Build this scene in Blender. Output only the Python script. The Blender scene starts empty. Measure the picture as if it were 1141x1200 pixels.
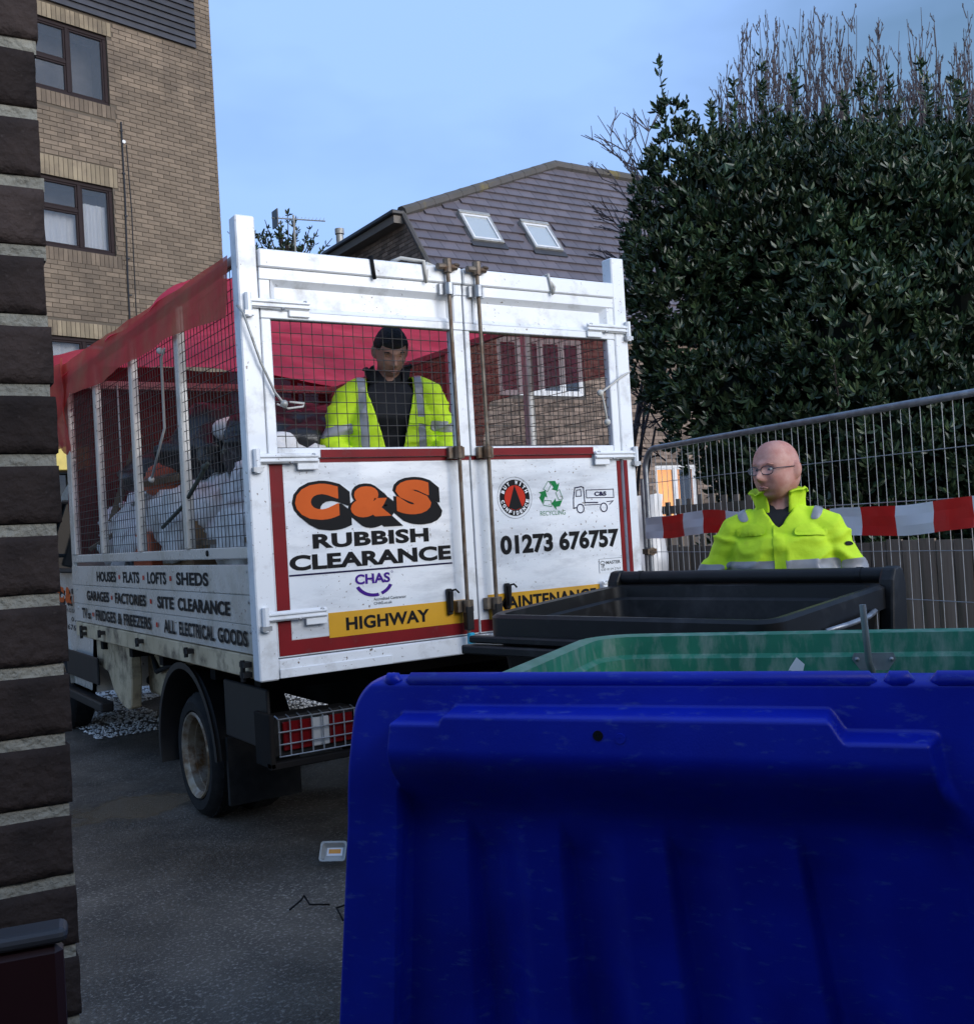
import bpy, bmesh, math, random
from mathutils import Vector as V, Matrix, noise
random.seed(7)
R = math.radians
scn = bpy.context.scene
COL = scn.collection

# ------------------------------------------------------------------ camera
CAM = V((-1.637, -4.3982, 1.4691)); YAW, PITCH, ROLL, FPX = 0.5745, 0.0156, -0.0592, 1231.83
Fw = V((math.sin(YAW)*math.cos(PITCH), math.cos(YAW)*math.cos(PITCH), math.sin(PITCH)))
R0 = V((math.cos(YAW), -math.sin(YAW), 0)); U0 = R0.cross(Fw)
Rt = R0*math.cos(ROLL) + U0*math.sin(ROLL); Up = -R0*math.sin(ROLL) + U0*math.cos(ROLL)
cd = bpy.data.cameras.new('camera'); cam = bpy.data.objects.new('camera', cd); COL.objects.link(cam)
cam.matrix_world = Matrix(((Rt.x, Up.x, -Fw.x, CAM.x), (Rt.y, Up.y, -Fw.y, CAM.y), (Rt.z, Up.z, -Fw.z, CAM.z), (0, 0, 0, 1)))
cd.sensor_fit = 'HORIZONTAL'; cd.sensor_width = 36; cd.lens = 36*FPX/1141; cd.clip_start = 0.05; cd.clip_end = 500
scn.camera = cam

# ------------------------------------------------------------------ sky, sun, exposure
SUN_AZ, SUN_EL = 168.0, 20.0            # azimuth from +Y towards +X: behind the camera, to its right
w = bpy.data.worlds.new('World'); scn.world = w; w.use_nodes = True
nt = w.node_tree; nt.nodes.clear()
def N(t, **k):
    n = nt.nodes.new(t)
    for a, b in k.items(): setattr(n, a, b)
    return n
sky = N('ShaderNodeTexSky', sky_type='NISHITA', sun_disc=False, sun_elevation=R(SUN_EL), sun_rotation=R(SUN_AZ),
        altitude=50, air_density=1.2, dust_density=1.2, ozone_density=3.5)
bg = N('ShaderNodeBackground'); out = N('ShaderNodeOutputWorld')
tc = N('ShaderNodeTexCoord'); mp = N('ShaderNodeMapping'); mp.inputs['Scale'].default_value = (1, 1, 2.2)
nz = N('ShaderNodeTexNoise'); nz.inputs['Scale'].default_value = 1.7; nz.inputs['Detail'].default_value = 5; nz.inputs['Roughness'].default_value = .5
rmp = N('ShaderNodeValToRGB'); rmp.color_ramp.elements[0].position = .36; rmp.color_ramp.elements[1].position = .62
rmp.color_ramp.elements[0].color = (.0, .0, .0, 1); rmp.color_ramp.elements[1].color = (.95, .95, .95, 1)
mx = N('ShaderNodeMix', data_type='RGBA')
mx.inputs[7].default_value = (2.5, 4.0, 7.3, 1)          # thin blue-grey evening cloud
nt.links.new(tc.outputs['Generated'], mp.inputs[0]); nt.links.new(mp.outputs[0], nz.inputs['Vector'])
nt.links.new(nz.outputs[0], rmp.inputs[0]); nt.links.new(rmp.outputs[0], mx.inputs[0])
nt.links.new(sky.outputs[0], mx.inputs[6]); nt.links.new(mx.outputs[2], bg.inputs[0]); nt.links.new(bg.outputs[0], out.inputs[0])
bg.inputs[1].default_value = .072
sd = bpy.data.lights.new('sun', 'SUN'); so = bpy.data.objects.new('sun', sd); COL.objects.link(so)
sd.energy = 1.1; sd.angle = R(45); sd.color = (1, .99, .985)
sdir = V((math.sin(R(SUN_AZ))*math.cos(R(SUN_EL)), math.cos(R(SUN_AZ))*math.cos(R(SUN_EL)), math.sin(R(SUN_EL))))
so.rotation_euler = sdir.to_track_quat('Z', 'Y').to_euler()
scn.view_settings.view_transform = 'Standard'; scn.view_settings.look = 'None'
scn.view_settings.exposure = 1.2; scn.view_settings.gamma = 1
scn.view_settings.use_curve_mapping = False

# ------------------------------------------------------------------ materials
MATS = {}
def mat(name, c1, c2=None, rough=.6, metal=0, scale=8, bump=0, bscale=None, dirt=None, dscale=3, dlow=.5, dhigh=.75, spec=.5, tone=False, trans=0, detail=6, stretch=None, alpha=1, streak=None, coat=0, chips=None):
    m = bpy.data.materials.new(name); m.use_nodes = True; t = m.node_tree; ns = t.nodes; lk = t.links.new
    b = ns['Principled BSDF']
    b.inputs['Roughness'].default_value = rough; b.inputs['Metallic'].default_value = metal
    b.inputs['Specular IOR Level'].default_value = spec; b.inputs['Coat Weight'].default_value = coat
    g = ns.new('ShaderNodeTexCoord').outputs['Object']
    if stretch:
        q = ns.new('ShaderNodeMapping'); q.inputs['Scale'].default_value = stretch; lk(g, q.inputs[0]); g = q.outputs[0]
    n1 = ns.new('ShaderNodeTexNoise'); n1.inputs['Scale'].default_value = scale; n1.inputs['Detail'].default_value = detail; lk(g, n1.inputs['Vector'])
    def mixc(f, a, bcol):
        x = ns.new('ShaderNodeMix'); x.data_type = 'RGBA'
        if f is not None: lk(f, x.inputs[0])
        for i, s in ((6, a), (7, bcol)):
            if isinstance(s, tuple): x.inputs[i].default_value = s[:3] + (1,)
            else: lk(s, x.inputs[i])
        return x.outputs[2]
    def rampf(src, lo, hi):
        r = ns.new('ShaderNodeMapRange'); r.inputs['From Min'].default_value = lo; r.inputs['From Max'].default_value = hi; lk(src, r.inputs[0]); return r.outputs[0]
    c2 = c2 or tuple(x*.82 for x in c1)
    col = mixc(rampf(n1.outputs[0], .32, .68), c1, c2)
    if tone:                                             # tone: every piece (brick, tile, leaf) has its own shade
        a = ns.new('ShaderNodeAttribute'); a.attribute_name = 'tone'
        x = ns.new('ShaderNodeMix'); x.data_type = 'RGBA'; x.blend_type = 'MULTIPLY'; x.inputs[0].default_value = 1
        lk(col, x.inputs[6]); lk(a.outputs['Color'], x.inputs[7]); col = x.outputs[2]
    if dirt:
        n2 = ns.new('ShaderNodeTexNoise'); n2.inputs['Scale'].default_value = dscale; n2.inputs['Detail'].default_value = 8; n2.inputs['Roughness'].default_value = .65
        if streak:
            q = ns.new('ShaderNodeMapping'); q.inputs['Scale'].default_value = streak; lk(ns.new('ShaderNodeTexCoord').outputs['Object'], q.inputs[0]); lk(q.outputs[0], n2.inputs['Vector'])
        else: lk(g, n2.inputs['Vector'])
        f = rampf(n2.outputs[0], dlow, dhigh)
        col = mixc(f, col, dirt)
        r2 = ns.new('ShaderNodeMapRange'); lk(f, r2.inputs[0]); r2.inputs['To Min'].default_value = rough; r2.inputs['To Max'].default_value = min(1, rough+.3); lk(r2.outputs[0], b.inputs['Roughness'])
    if chips:                                            # knocked-off paint and rust spots
        n4 = ns.new('ShaderNodeTexNoise'); n4.inputs['Scale'].default_value = chips; n4.inputs['Detail'].default_value = 3; n4.inputs['Roughness'].default_value = .7; lk(ns.new('ShaderNodeTexCoord').outputs['Object'], n4.inputs['Vector'])
        n5 = ns.new('ShaderNodeTexNoise'); n5.inputs['Scale'].default_value = 2.5; lk(ns.new('ShaderNodeTexCoord').outputs['Object'], n5.inputs['Vector'])
        mm_ = ns.new('ShaderNodeMath'); mm_.operation = 'MULTIPLY'; lk(rampf(n4.outputs[0], .645, .68), mm_.inputs[0]); lk(rampf(n5.outputs[0], .42, .58), mm_.inputs[1])
        col = mixc(mm_.outputs[0], col, (.13, .085, .055))
    lk(col, b.inputs['Base Color'])
    if bump:
        n3 = ns.new('ShaderNodeTexNoise'); n3.inputs['Scale'].default_value = bscale or scale*4; n3.inputs['Detail'].default_value = 4; lk(g, n3.inputs['Vector'])
        bp = ns.new('ShaderNodeBump'); bp.inputs['Strength'].default_value = bump; bp.inputs['Distance'].default_value = .01
        lk(n3.outputs[0], bp.inputs['Height']); lk(bp.outputs[0], b.inputs['Normal'])
    if trans:                                            # thin cloth or leaf that lets light through
        tr = ns.new('ShaderNodeBsdfTranslucent'); lk(col, tr.inputs[0])
        ms = ns.new('ShaderNodeMixShader'); ms.inputs[0].default_value = trans
        lk(b.outputs[0], ms.inputs[1]); lk(tr.outputs[0], ms.inputs[2]); src = ms.outputs[0]
        lk(src, ns['Material Output'].inputs[0])
    if alpha < 1: b.inputs['Alpha'].default_value = alpha
    MATS[name] = m
    return m
def glassmat(name, tint, alpha=.35, rough=.03):
    m = bpy.data.materials.new(name); m.use_nodes = True; b = m.node_tree.nodes['Principled BSDF']
    b.inputs['Base Color'].default_value = tint + (1,); b.inputs['Roughness'].default_value = rough; b.inputs['Alpha'].default_value = alpha
    b.inputs['Specular IOR Level'].default_value = 1; b.inputs['Coat Weight'].default_value = .6; b.inputs['Coat Roughness'].default_value = .02
    MATS[name] = m

mat('brick_dark', (.060, .043, .037), (.028, .021, .019), .9, spec=.2, scale=16, bump=.5, bscale=90, dirt=(.12, .10, .088), dscale=70, dlow=.62, dhigh=.8)
_t = MATS['brick_dark'].node_tree; _o = _t.nodes.new('ShaderNodeObjectInfo'); _r = _t.nodes.new('ShaderNodeMapRange'); _r.inputs['To Min'].default_value = .6; _r.inputs['To Max'].default_value = 1.45; _t.links.new(_o.outputs['Random'], _r.inputs[0])
_b = _t.nodes['Principled BSDF']; _src = _b.inputs['Base Color'].links[0].from_socket; _m = _t.nodes.new('ShaderNodeMix'); _m.data_type = 'RGBA'; _m.blend_type = 'MULTIPLY'; _m.inputs[0].default_value = 1
_t.links.new(_src, _m.inputs[6]); _t.links.new(_r.outputs[0], _m.inputs[7]); _t.links.new(_m.outputs[2], _b.inputs['Base Color'])
mat('mortar_pale', (.40, .375, .30), (.27, .255, .205), .95, scale=14, bump=.9, bscale=90)
mat('brick_tan', (.235, .180, .128), (.165, .128, .094), .9, scale=3, tone=True, bump=.4, bscale=30, dirt=(.10, .078, .06), dscale=.7, dlow=.44, dhigh=.74)
mat('brick_pale', (.31, .25, .165), (.22, .175, .12), .9, scale=3, tone=True, dirt=(.14, .11, .08), dscale=1.5)
mat('mortar_dark', (.12, .098, .075), None, .95, scale=5)
mat('brick_house', (.27, .20, .155), (.2, .15, .12), .9, scale=3, tone=True)
mat('mortar_house', (.10, .085, .075), None, .95)
mat('tile', (.138, .118, .130), (.100, .088, .098), .42, scale=2, tone=True, dirt=(.19, .165, .17), dscale=1.4, dlow=.5, dhigh=.85)
mat('tile_ridge', (.10, .09, .088), (.075, .07, .06), .8, scale=2, dirt=(.20, .16, .05), dscale=1.2, dlow=.58, dhigh=.75)
mat('slate', (.045, .046, .055), (.032, .033, .04), .6, scale=6, tone=True)
mat('frame_brown', (.022, .013, .014), None, .6, spec=.2)
mat('frame_white', (.78, .78, .78), None, .35)
mat('curtain', (.85, .87, .90), (.72, .75, .80), .9, scale=4, stretch=(6, 6, .4))
mat('room', (.16, .15, .15), None, .9)
mat('yellow_paint', (.72, .56, .15), None, .6)
mat('black_pvc', (.018, .018, .02), None, .45)
mat('soffit', (.17, .15, .13), None, .7)
mat('asphalt', (.150, .128, .104), (.088, .076, .064), .7, spec=.25, scale=3.5, bump=1, bscale=130, dirt=(.36, .325, .28), dscale=70, dlow=.53, dhigh=.66)
mat('white_paint', (.80, .82, .84), (.72, .75, .78), .32, scale=2.2, dirt=(.36, .35, .33), dscale=6, dlow=.52, dhigh=.80, coat=.2, chips=42)
mat('white_panel', (.80, .82, .84), (.68, .72, .76), .26, scale=2.6, stretch=(1.4, 1, 3.2), dirt=(.44, .46, .49), dscale=2.0, dlow=.45, dhigh=.72, streak=(1.2, 1, 5), coat=.3, chips=55)
mat('side_paint', (.66, .635, .58), (.56, .53, .47), .24, scale=2, dirt=(.30, .27, .2), dscale=4, dlow=.5, dhigh=.8, coat=.5, chips=38)
mat('beige_dirty', (.60, .49, .32), (.42, .33, .20), .55, scale=4, dirt=(.10, .07, .045), dscale=7, dlow=.48, dhigh=.7)
mat('grey_alu', (.42, .42, .40), (.33, .33, .31), .4, metal=.3, scale=9, dirt=(.2, .18, .15), dscale=14, dlow=.52, dhigh=.75)
mat('red_tape', (.20, .006, .010), (.15, .005, .008), .5, spec=.2, scale=6, dirt=(.15, .05, .05), dscale=12, dlow=.6, dhigh=.8)
mat('yellow_decal', (.66, .34, .015), (.55, .28, .012), .35, scale=3, dirt=(.35, .2, .03), dscale=7, dlow=.55, dhigh=.8)
mat('black_ink', (.008, .008, .009), None, .6, spec=.15)
mat('grey_ink', (.09, .10, .11), None, .6, spec=.15)
mat('orange_ink', (.60, .105, .016), (.52, .09, .014), .6, spec=.15)
mat('purple_ink', (.055, .010, .22), None, .6, spec=.15)
mat('green_ink', (.01, .20, .055), None, .6, spec=.15)
mat('navy_ink', (.012, .01, .05), None, .6, spec=.15)
mat('red_ink', (.55, .03, .012), None, .6, spec=.15)
mat('white_ink', (.82, .83, .85), None, .35)
mat('steel_rust', (.20, .17, .135), (.08, .05, .03), .5, metal=.5, scale=14, dirt=(.16, .075, .03), dscale=11)
mat('steel_galv', (.40, .42, .44), (.27, .28, .30), .42, metal=.75, scale=20)
mat('wire', (.11, .10, .088), (.07, .06, .05), .5, metal=.5, scale=12)
mat('fence_wire', (.42, .44, .46), None, .45, metal=.5)
mat('cyan', (.02, .42, .62), None, .4)
mat('rubber', (.010, .010, .011), (.018, .018, .018), .8, spec=.2, scale=20, bump=.3)
mat('black_plastic', (.008, .008, .009), (.013, .013, .014), .5, spec=.3, scale=10)
mat('chassis', (.006, .006, .007), (.011, .009, .008), .8, spec=.15, scale=6)
mat('wheel_steel', (.40, .38, .33), (.26, .19, .11), .42, metal=.6, scale=9, dirt=(.13, .06, .02), dscale=7, dlow=.44, dhigh=.62)
mat('hub_rust', (.085, .05, .022), (.03, .02, .012), .6, scale=16, dirt=(.2, .12, .05), dscale=11)
mat('lens_red', (.13, .004, .006), None, .2, coat=.5)
mat('lens_clear', (.42, .44, .46), None, .15, coat=.5)
mat('glass_dark', (.012, .016, .017), None, .06, spec=.8)
mat('tarp', (.80, .09, .13), (.66, .06, .09), .6, scale=5, trans=.75, bump=.5, bscale=7, dirt=(.36, .12, .10), dscale=3.5, dlow=.55, dhigh=.8)
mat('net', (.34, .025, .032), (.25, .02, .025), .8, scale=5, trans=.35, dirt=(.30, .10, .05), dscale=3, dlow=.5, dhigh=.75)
mat('sack_white', (.80, .78, .76), (.60, .57, .54), .65, scale=6, bump=1.0, bscale=12, dirt=(.30, .25, .20), dscale=7, dlow=.5, dhigh=.72)
mat('sack_black', (.018, .018, .02), None, .3, bump=.8, bscale=14)
mat('cardboard', (.30, .19, .10), None, .9)
mat('orange_card', (.60, .13, .05), None, .7)
mat('wood_dirty', (.22, .15, .09), (.13, .09, .06), .9, scale=6)
mat('rope', (.55, .54, .50), None, .9)
mat('rope_dark', (.05, .06, .05), None, .8)
mat('hivis', (.60, .86, .02), (.52, .78, .015), .75, scale=9, bump=.35, bscale=22, dirt=(.33, .42, .03), dscale=6, dlow=.6, dhigh=.85)
mat('reflective', (.30, .31, .33), (.24, .25, .27), .35, scale=14)
mat('dark_cloth', (.012, .013, .018), None, .9, bump=.3)
mat('trousers', (.02, .022, .03), None, .9)
mat('boot', (.03, .022, .015), None, .7)
mat('skin', (.60, .33, .26), (.50, .215, .165), .48, scale=22, bump=.12, bscale=260, dirt=(.46, .17, .13), dscale=18, dlow=.5, dhigh=.75)
mat('skin_tan', (.40, .22, .16), (.33, .165, .115), .55, scale=14)
mat('hair_dark', (.012, .010, .009), None, .8, bump=.6, bscale=160)
mat('eye_white', (.6, .58, .55), None, .3)
mat('iris', (.03, .03, .035), None, .2)
mat('lips', (.40, .19, .16), None, .5)
mat('spectacle', (.06, .06, .07), None, .3, metal=.4)
glassmat('lens_glass', (.75, .8, .85), .16)
glassmat('window_glass', (.10, .12, .15), .28)
glassmat('skylight_glass', (.55, .62, .66), .55)
mat('blue_plastic', (.002, .018, .42), (.0012, .010, .30), .40, spec=.35, scale=5, bump=.05, bscale=260, dirt=(.05, .09, .38), dscale=8, dlow=.58, dhigh=.78, streak=(3, 3, 9))
mat('green_plastic', (.018, .20, .115), (.012, .14, .085), .42, scale=6, dirt=(.26, .32, .28), dscale=5, dlow=.46, dhigh=.82, streak=(5, 5, 1.6))
mat('bin_black', (.006, .006, .007), (.010, .010, .010), .42, spec=.3, scale=7, dirt=(.055, .055, .057), dscale=4.5, dlow=.52, dhigh=.82)
mat('leaf', (.046, .078, .034), (.028, .054, .025), .34, scale=3, tone=True, trans=.12)
mat('dark_core', (.005, .009, .005), None, .95)
mat('bark', (.105, .085, .088), (.075, .062, .065), .85, scale=8)
mat('bark_dark', (.045, .034, .028), None, .9, scale=8)
mat('fence_wood', (.24, .19, .14), (.15, .115, .085), .9, scale=7, stretch=(3, 3, .35), tone=True, dirt=(.045, .055, .03), dscale=2, dlow=.5, dhigh=.75)
mat('tape_red', (.70, .014, .012), None, .35, trans=.08)
mat('tape_white', (.92, .93, .95), (.88, .89, .92), .3)
mat('maroon', (.028, .004, .005), (.02, .003, .004), .45, scale=4)
mat('cap_grey', (.045, .045, .05), None, .5)
mat('paper', (.80, .82, .86), None, .6)
mat('glint_chips', (.82, .81, .78), (.62, .61, .58), .6, scale=8, tone=True)
mat('puddle', (.062, .052, .040), None, .10, spec=.45)
mat('clear_plastic', (.55, .58, .58), None, .15, alpha=.55)
mat('orange_label', (.75, .33, .05), None, .5)
m = bpy.data.materials.new('lit_window'); m.use_nodes = True; b = m.node_tree.nodes['Principled BSDF']
b.inputs['Base Color'].default_value = (.8, .4, .1, 1); b.inputs['Emission Color'].default_value = (1, .42, .10, 1); b.inputs['Emission Strength'].default_value = .8; MATS['lit_window'] = m

# ------------------------------------------------------------------ mesh helpers
OFF = {}
class MB:
    def __init__(s): s.v = []; s.f = []; s.m = []; s.t = []
    def add(s, vs, fs, mi=0, tone=1.0):
        o = len(s.v); s.v += [V(a) for a in vs]
        for f in fs: s.f.append([i+o for i in f]); s.m.append(mi); s.t.append(tone)
        return s
    def box(s, x0, x1, y0, y1, z0, z1, mi=0, M=None, tone=1.0):
        vs = [V((x, y, z)) for x in (x0, x1) for y in (y0, y1) for z in (z0, z1)]
        if M is not None: vs = [M @ a for a in vs]
        return s.add(vs, [(0, 1, 3, 2), (4, 6, 7, 5), (0, 4, 5, 1), (2, 3, 7, 6), (0, 2, 6, 4), (1, 5, 7, 3)], mi, tone)
    def loft(s, rings, cap=True, mi=0, closed=True, tone=1.0):
        n = len(rings[0]); vs = [p for r in rings for p in r]; fs = []
        for i in range(len(rings)-1):
            for j in range(n if closed else n-1):
                k = (j+1) % n; fs.append((i*n+j, i*n+k, (i+1)*n+k, (i+1)*n+j))
        if cap and closed: fs += [tuple(range(n-1, -1, -1)), tuple(range((len(rings)-1)*n, len(rings)*n))]
        return s.add(vs, fs, mi, tone)
    def tube(s, pts, r, n=6, mi=0, cap=True, tone=1.0):
        pts = [V(p) for p in pts]; rs = r if isinstance(r, (list, tuple)) else [r]*len(pts); rings = []; up = None
        for i, p in enumerate(pts):
            d = (pts[min(i+1, len(pts)-1)] - pts[max(i-1, 0)])
            if d.length < 1e-9: d = V((0, 0, 1))
            d.normalize()
            if up is None: up = d.orthogonal().normalized()
            else:
                up = up - d*up.dot(d)
                if up.length < 1e-6: up = d.orthogonal()
                up.normalize()
            q = d.cross(up)
            rings.append([p + (up*math.cos(2*math.pi*(k+.5)/n) + q*math.sin(2*math.pi*(k+.5)/n))*rs[i] for k in range(n)])
        return s.loft(rings, cap, mi, tone=tone)
    def prism(s, poly, fn, d0, d1, mi=0):        # poly 2-D, fn(a,b,d)->xyz
        n = len(poly)
        return s.add([fn(a, b, d0) for a, b in poly] + [fn(a, b, d1) for a, b in poly],
                     [tuple(range(n-1, -1, -1)), tuple(range(n, 2*n))] + [(i, (i+1) % n, n+(i+1) % n, n+i) for i in range(n)], mi)
    def ell(s, c, r, nu=16, nv=10, mi=0, M=None, tone=1.0):
        rings = []
        for i in range(nv+1):
            a = math.pi*i/nv; rr = max(math.sin(a), 1e-3)
            rings.append([V((r[0]*rr*math.cos(2*math.pi*j/nu), r[1]*rr*math.sin(2*math.pi*j/nu), -r[2]*math.cos(a))) for j in range(nu)])
        rings = [[(M @ p if M is not None else p) + V(c) for p in q] for q in rings]
        return s.loft(rings, True, mi, tone=tone)
    def revolve(s, prof, c, axis='X', n=28, mi=0):   # prof: (along, radius)
        rings = []
        for a, r in prof:
            ring = []
            for k in range(n):
                t = 2*math.pi*k/n; ca, sa = r*math.cos(t), r*math.sin(t)
                ring.append(V(c) + (V((a, ca, sa)) if axis == 'X' else V((ca, a, sa)) if axis == 'Y' else V((ca, sa, a))))
            rings.append(ring)
        return s.loft(rings, False, mi)
    def build(s, name, mats, parent=None, smooth=False, bevel=0, seg=1, local=False, off=None, tones=False):
        o_ = off if off is not None else (OFF.get(parent.name, V((0, 0, 0))) if parent and not local else V((0, 0, 0)))
        me = bpy.data.meshes.new(name)
        me.from_pydata([tuple(p - o_) for p in s.v], [], s.f)
        mats = [mats] if isinstance(mats, str) else mats
        for a in mats: me.materials.append(MATS[a])
        me.polygons.foreach_set('material_index', s.m)
        if tones:
            at = me.attributes.new('tone', 'FLOAT_COLOR', 'FACE')
            flat = []
            for t in s.t: flat += ([t, t, t, 1] if not isinstance(t, tuple) else list(t) + [1])
            at.data.foreach_set('color', flat)
        bm = bmesh.new(); bm.from_mesh(me)
        bmesh.ops.recalc_face_normals(bm, faces=bm.faces)
        if bevel:
            es = [e for e in bm.edges if len(e.link_faces) == 2 and e.calc_face_angle(0) > R(25)]
            bmesh.ops.bevel(bm, geom=es, offset=bevel, segments=seg, profile=.5, affect='EDGES', clamp_overlap=True)
        bm.to_mesh(me); bm.free()
        if smooth:
            me.polygons.foreach_set('use_smooth', [True]*len(me.polygons))
            if smooth is not True: me.set_sharp_from_angle(angle=R(smooth))
        me.update()
        o = bpy.data.objects.new(name, me); COL.objects.link(o)
        if parent: o.parent = parent; OFF[o.name] = o_
        return o
def bx(*a, **k): return MB().box(*a, **k)
def thing(name, label, cat, loc=(0, 0, 0), rz=0, group=None, local=False):
    o = bpy.data.objects.new(name, None); COL.objects.link(o); o.location = loc; o.rotation_euler.z = rz; o.empty_display_size = .1
    o['label'] = label; o['category'] = cat
    if group: o['group'] = group
    OFF[o.name] = V((0, 0, 0)) if local else V(loc)
    return o
def tag(o, label=None, cat=None, group=None, kind=None):
    for k, v_ in (('label', label), ('category', cat), ('group', group), ('kind', kind)):
        if v_: o[k] = v_
    return o
def recentre(o):                                  # put a one-mesh thing's origin at its base
    vs = [v.co for v in o.data.vertices]
    c = V((sum(v.x for v in vs)/len(vs), sum(v.y for v in vs)/len(vs), min(v.z for v in vs)))
    o.data.transform(Matrix.Translation(-c)); o.location = c
    return o
def inst(me, name, parent, loc, rot=None):        # one more piece that shares its mesh
    o = bpy.data.objects.new(name, me); COL.objects.link(o); o.parent = parent; o.location = loc
    if rot is not None: o.rotation_euler = rot
    return o
_tc = {}
def textmesh(s, offset=0., space=1.):
    k = (s, offset, space)
    if k in _tc: return _tc[k]
    cu = bpy.data.curves.new('t', 'FONT'); cu.body = s; cu.offset = offset; cu.space_character = space; cu.resolution_u = 4
    o = bpy.data.objects.new('t', cu); COL.objects.link(o)
    dg = bpy.context.evaluated_depsgraph_get(); dg.update()
    me = bpy.data.meshes.new_from_object(o.evaluated_get(dg))
    vs = [v.co.copy() for v in me.vertices]; fs = [tuple(p.vertices) for p in me.polygons]
    bpy.data.objects.remove(o); bpy.data.curves.remove(cu); bpy.data.meshes.remove(me)
    x0, x1 = min(v.x for v in vs), max(v.x for v in vs); y0, y1 = min(v.y for v in vs), max(v.y for v in vs)
    _tc[k] = ([((v.x-x0)/(x1-x0), (v.y-y0)/(y1-y0)) for v in vs], fs)
    return _tc[k]
def text_into(mb, s, fn, x0, x1, z0, z1, d=0., offset=.0, space=1., mi=0):
    vs, fs = textmesh(s, offset, space)
    mb.add([fn(x0+(x1-x0)*a, z0+(z1-z0)*b_, d) for a, b_ in vs], fs, mi)
    return mb
def poly_into(mb, pts, fn, d, mi=0): mb.add([fn(a, b_, d) for a, b_ in pts], [tuple(range(len(pts)))], mi)
def ring_into(mb, cx, cz, r0, r1, fn, d, mi=0, a0=0, a1=360, n=40, sx=1):
    vs = []; 
    for k in range(n+1):
        t = R(a0+(a1-a0)*k/n); vs += [fn(cx+sx*r0*math.cos(t), cz+r0*math.sin(t), d), fn(cx+sx*r1*math.cos(t), cz+r1*math.sin(t), d)]
    mb.add(vs, [(2*k, 2*k+1, 2*k+3, 2*k+2) for k in range(n)], mi)
def line_into(mb, pts, wd, fn, d, mi=0):
    for (a, b_), (c_, e) in zip(pts[:-1], pts[1:]):
        l = math.hypot(c_-a, e-b_) or 1; dx, dz = (c_-a)/l, (e-b_)/l; nx, nz_ = -dz*wd/2, dx*wd/2; ex, ez = dx*wd/2, dz*wd/2
        poly_into(mb, [(a-ex+nx, b_-ez+nz_), (a-ex-nx, b_-ez-nz_), (c_+ex-nx, e+ez-nz_), (c_+ex+nx, e+ez+nz_)], fn, d, mi)
def remesh(mb, voxel, smooth_it=2):
    me = bpy.data.meshes.new('tmp'); me.from_pydata([tuple(p) for p in mb.v], [], mb.f)
    bm = bmesh.new(); bm.from_mesh(me); bmesh.ops.recalc_face_normals(bm, faces=bm.faces); bm.to_mesh(me); bm.free()
    o = bpy.data.objects.new('tmp', me); COL.objects.link(o)
    md = o.modifiers.new('r', 'REMESH'); md.mode = 'VOXEL'; md.voxel_size = voxel
    if smooth_it: sm = o.modifiers.new('s', 'SMOOTH'); sm.factor = .5; sm.iterations = smooth_it
    dg = bpy.context.evaluated_depsgraph_get(); dg.update()
    r = bpy.data.meshes.new_from_object(o.evaluated_get(dg))
    bpy.data.objects.remove(o); bpy.data.meshes.remove(me)
    return r
def link_mesh(name, me, mats, parent=None, smooth=True):
    me.name = name; me.materials.clear()
    for a in ([mats] if isinstance(mats, str) else mats): me.materials.append(MATS[a])
    if smooth: me.polygons.foreach_set('use_smooth', [True]*len(me.polygons))
    o = bpy.data.objects.new(name, me); COL.objects.link(o)
    if parent: o.parent = parent
    return o
def project(P):
    d = V(P)-CAM; z = d.dot(Fw); return 570.5+FPX*d.dot(Rt)/z, 600-FPX*d.dot(Up)/z, z

# ================================================================== SETTING
def D(u, v, d): return CAM + (Fw + Rt*((u-570.5)/FPX) + Up*((600-v)/FPX))*d   # a point d metres into the view
g = MB()
gx = [-90, -30, -8] + [-4+.5*i for i in range(25)] + [12, 30, 90]; gy = [-60, -20, -6] + [-5+.5*i for i in range(27)] + [12, 30, 120]
for j, y in enumerate(gy):
    for i, x in enumerate(gx): g.v.append(V((x, y, -.006*noise.noise(V((x*.6, y*.6, 0))) - .004)))
nx = len(gx)
for j in range(len(gy)-1):
    for i in range(nx-1): g.f.append([j*nx+i, j*nx+i+1, (j+1)*nx+i+1, (j+1)*nx+i]); g.m.append(0); g.t.append(1)
ground = tag(g.build('ground', 'asphalt', smooth=True), kind='structure', label='worn damp dark grey asphalt yard')
# worn lighter and damp patches of the asphalt
am = MATS['asphalt'].node_tree; ab = am.nodes['Principled BSDF']
pn = am.nodes.new('ShaderNodeTexNoise'); pn.inputs['Scale'].default_value = .9; pn.inputs['Detail'].default_value = 5
pr_ = am.nodes.new('ShaderNodeMapRange'); pr_.inputs['From Min'].default_value = .42; pr_.inputs['From Max'].default_value = .62
pr_.inputs['To Min'].default_value = .40; pr_.inputs['To Max'].default_value = .85
am.links.new(am.nodes.new('ShaderNodeTexCoord').outputs['Object'], pn.inputs['Vector']); am.links.new(pn.outputs[0], pr_.inputs[0])
am.links.new(pr_.outputs[0], ab.inputs['Roughness'])

fn_ = am.nodes.new('ShaderNodeTexNoise'); fn_.inputs['Scale'].default_value = .55; fn_.inputs['Detail'].default_value = 7; fn_.inputs['Roughness'].default_value = .62
tco = am.nodes.new('ShaderNodeTexCoord').outputs['Object']; am.links.new(tco, fn_.inputs['Vector'])
fr_ = am.nodes.new('ShaderNodeMapRange'); fr_.inputs['From Min'].default_value = .38; fr_.inputs['From Max'].default_value = .6; fr_.inputs['To Min'].default_value = .42; am.links.new(fn_.outputs[0], fr_.inputs[0])
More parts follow.
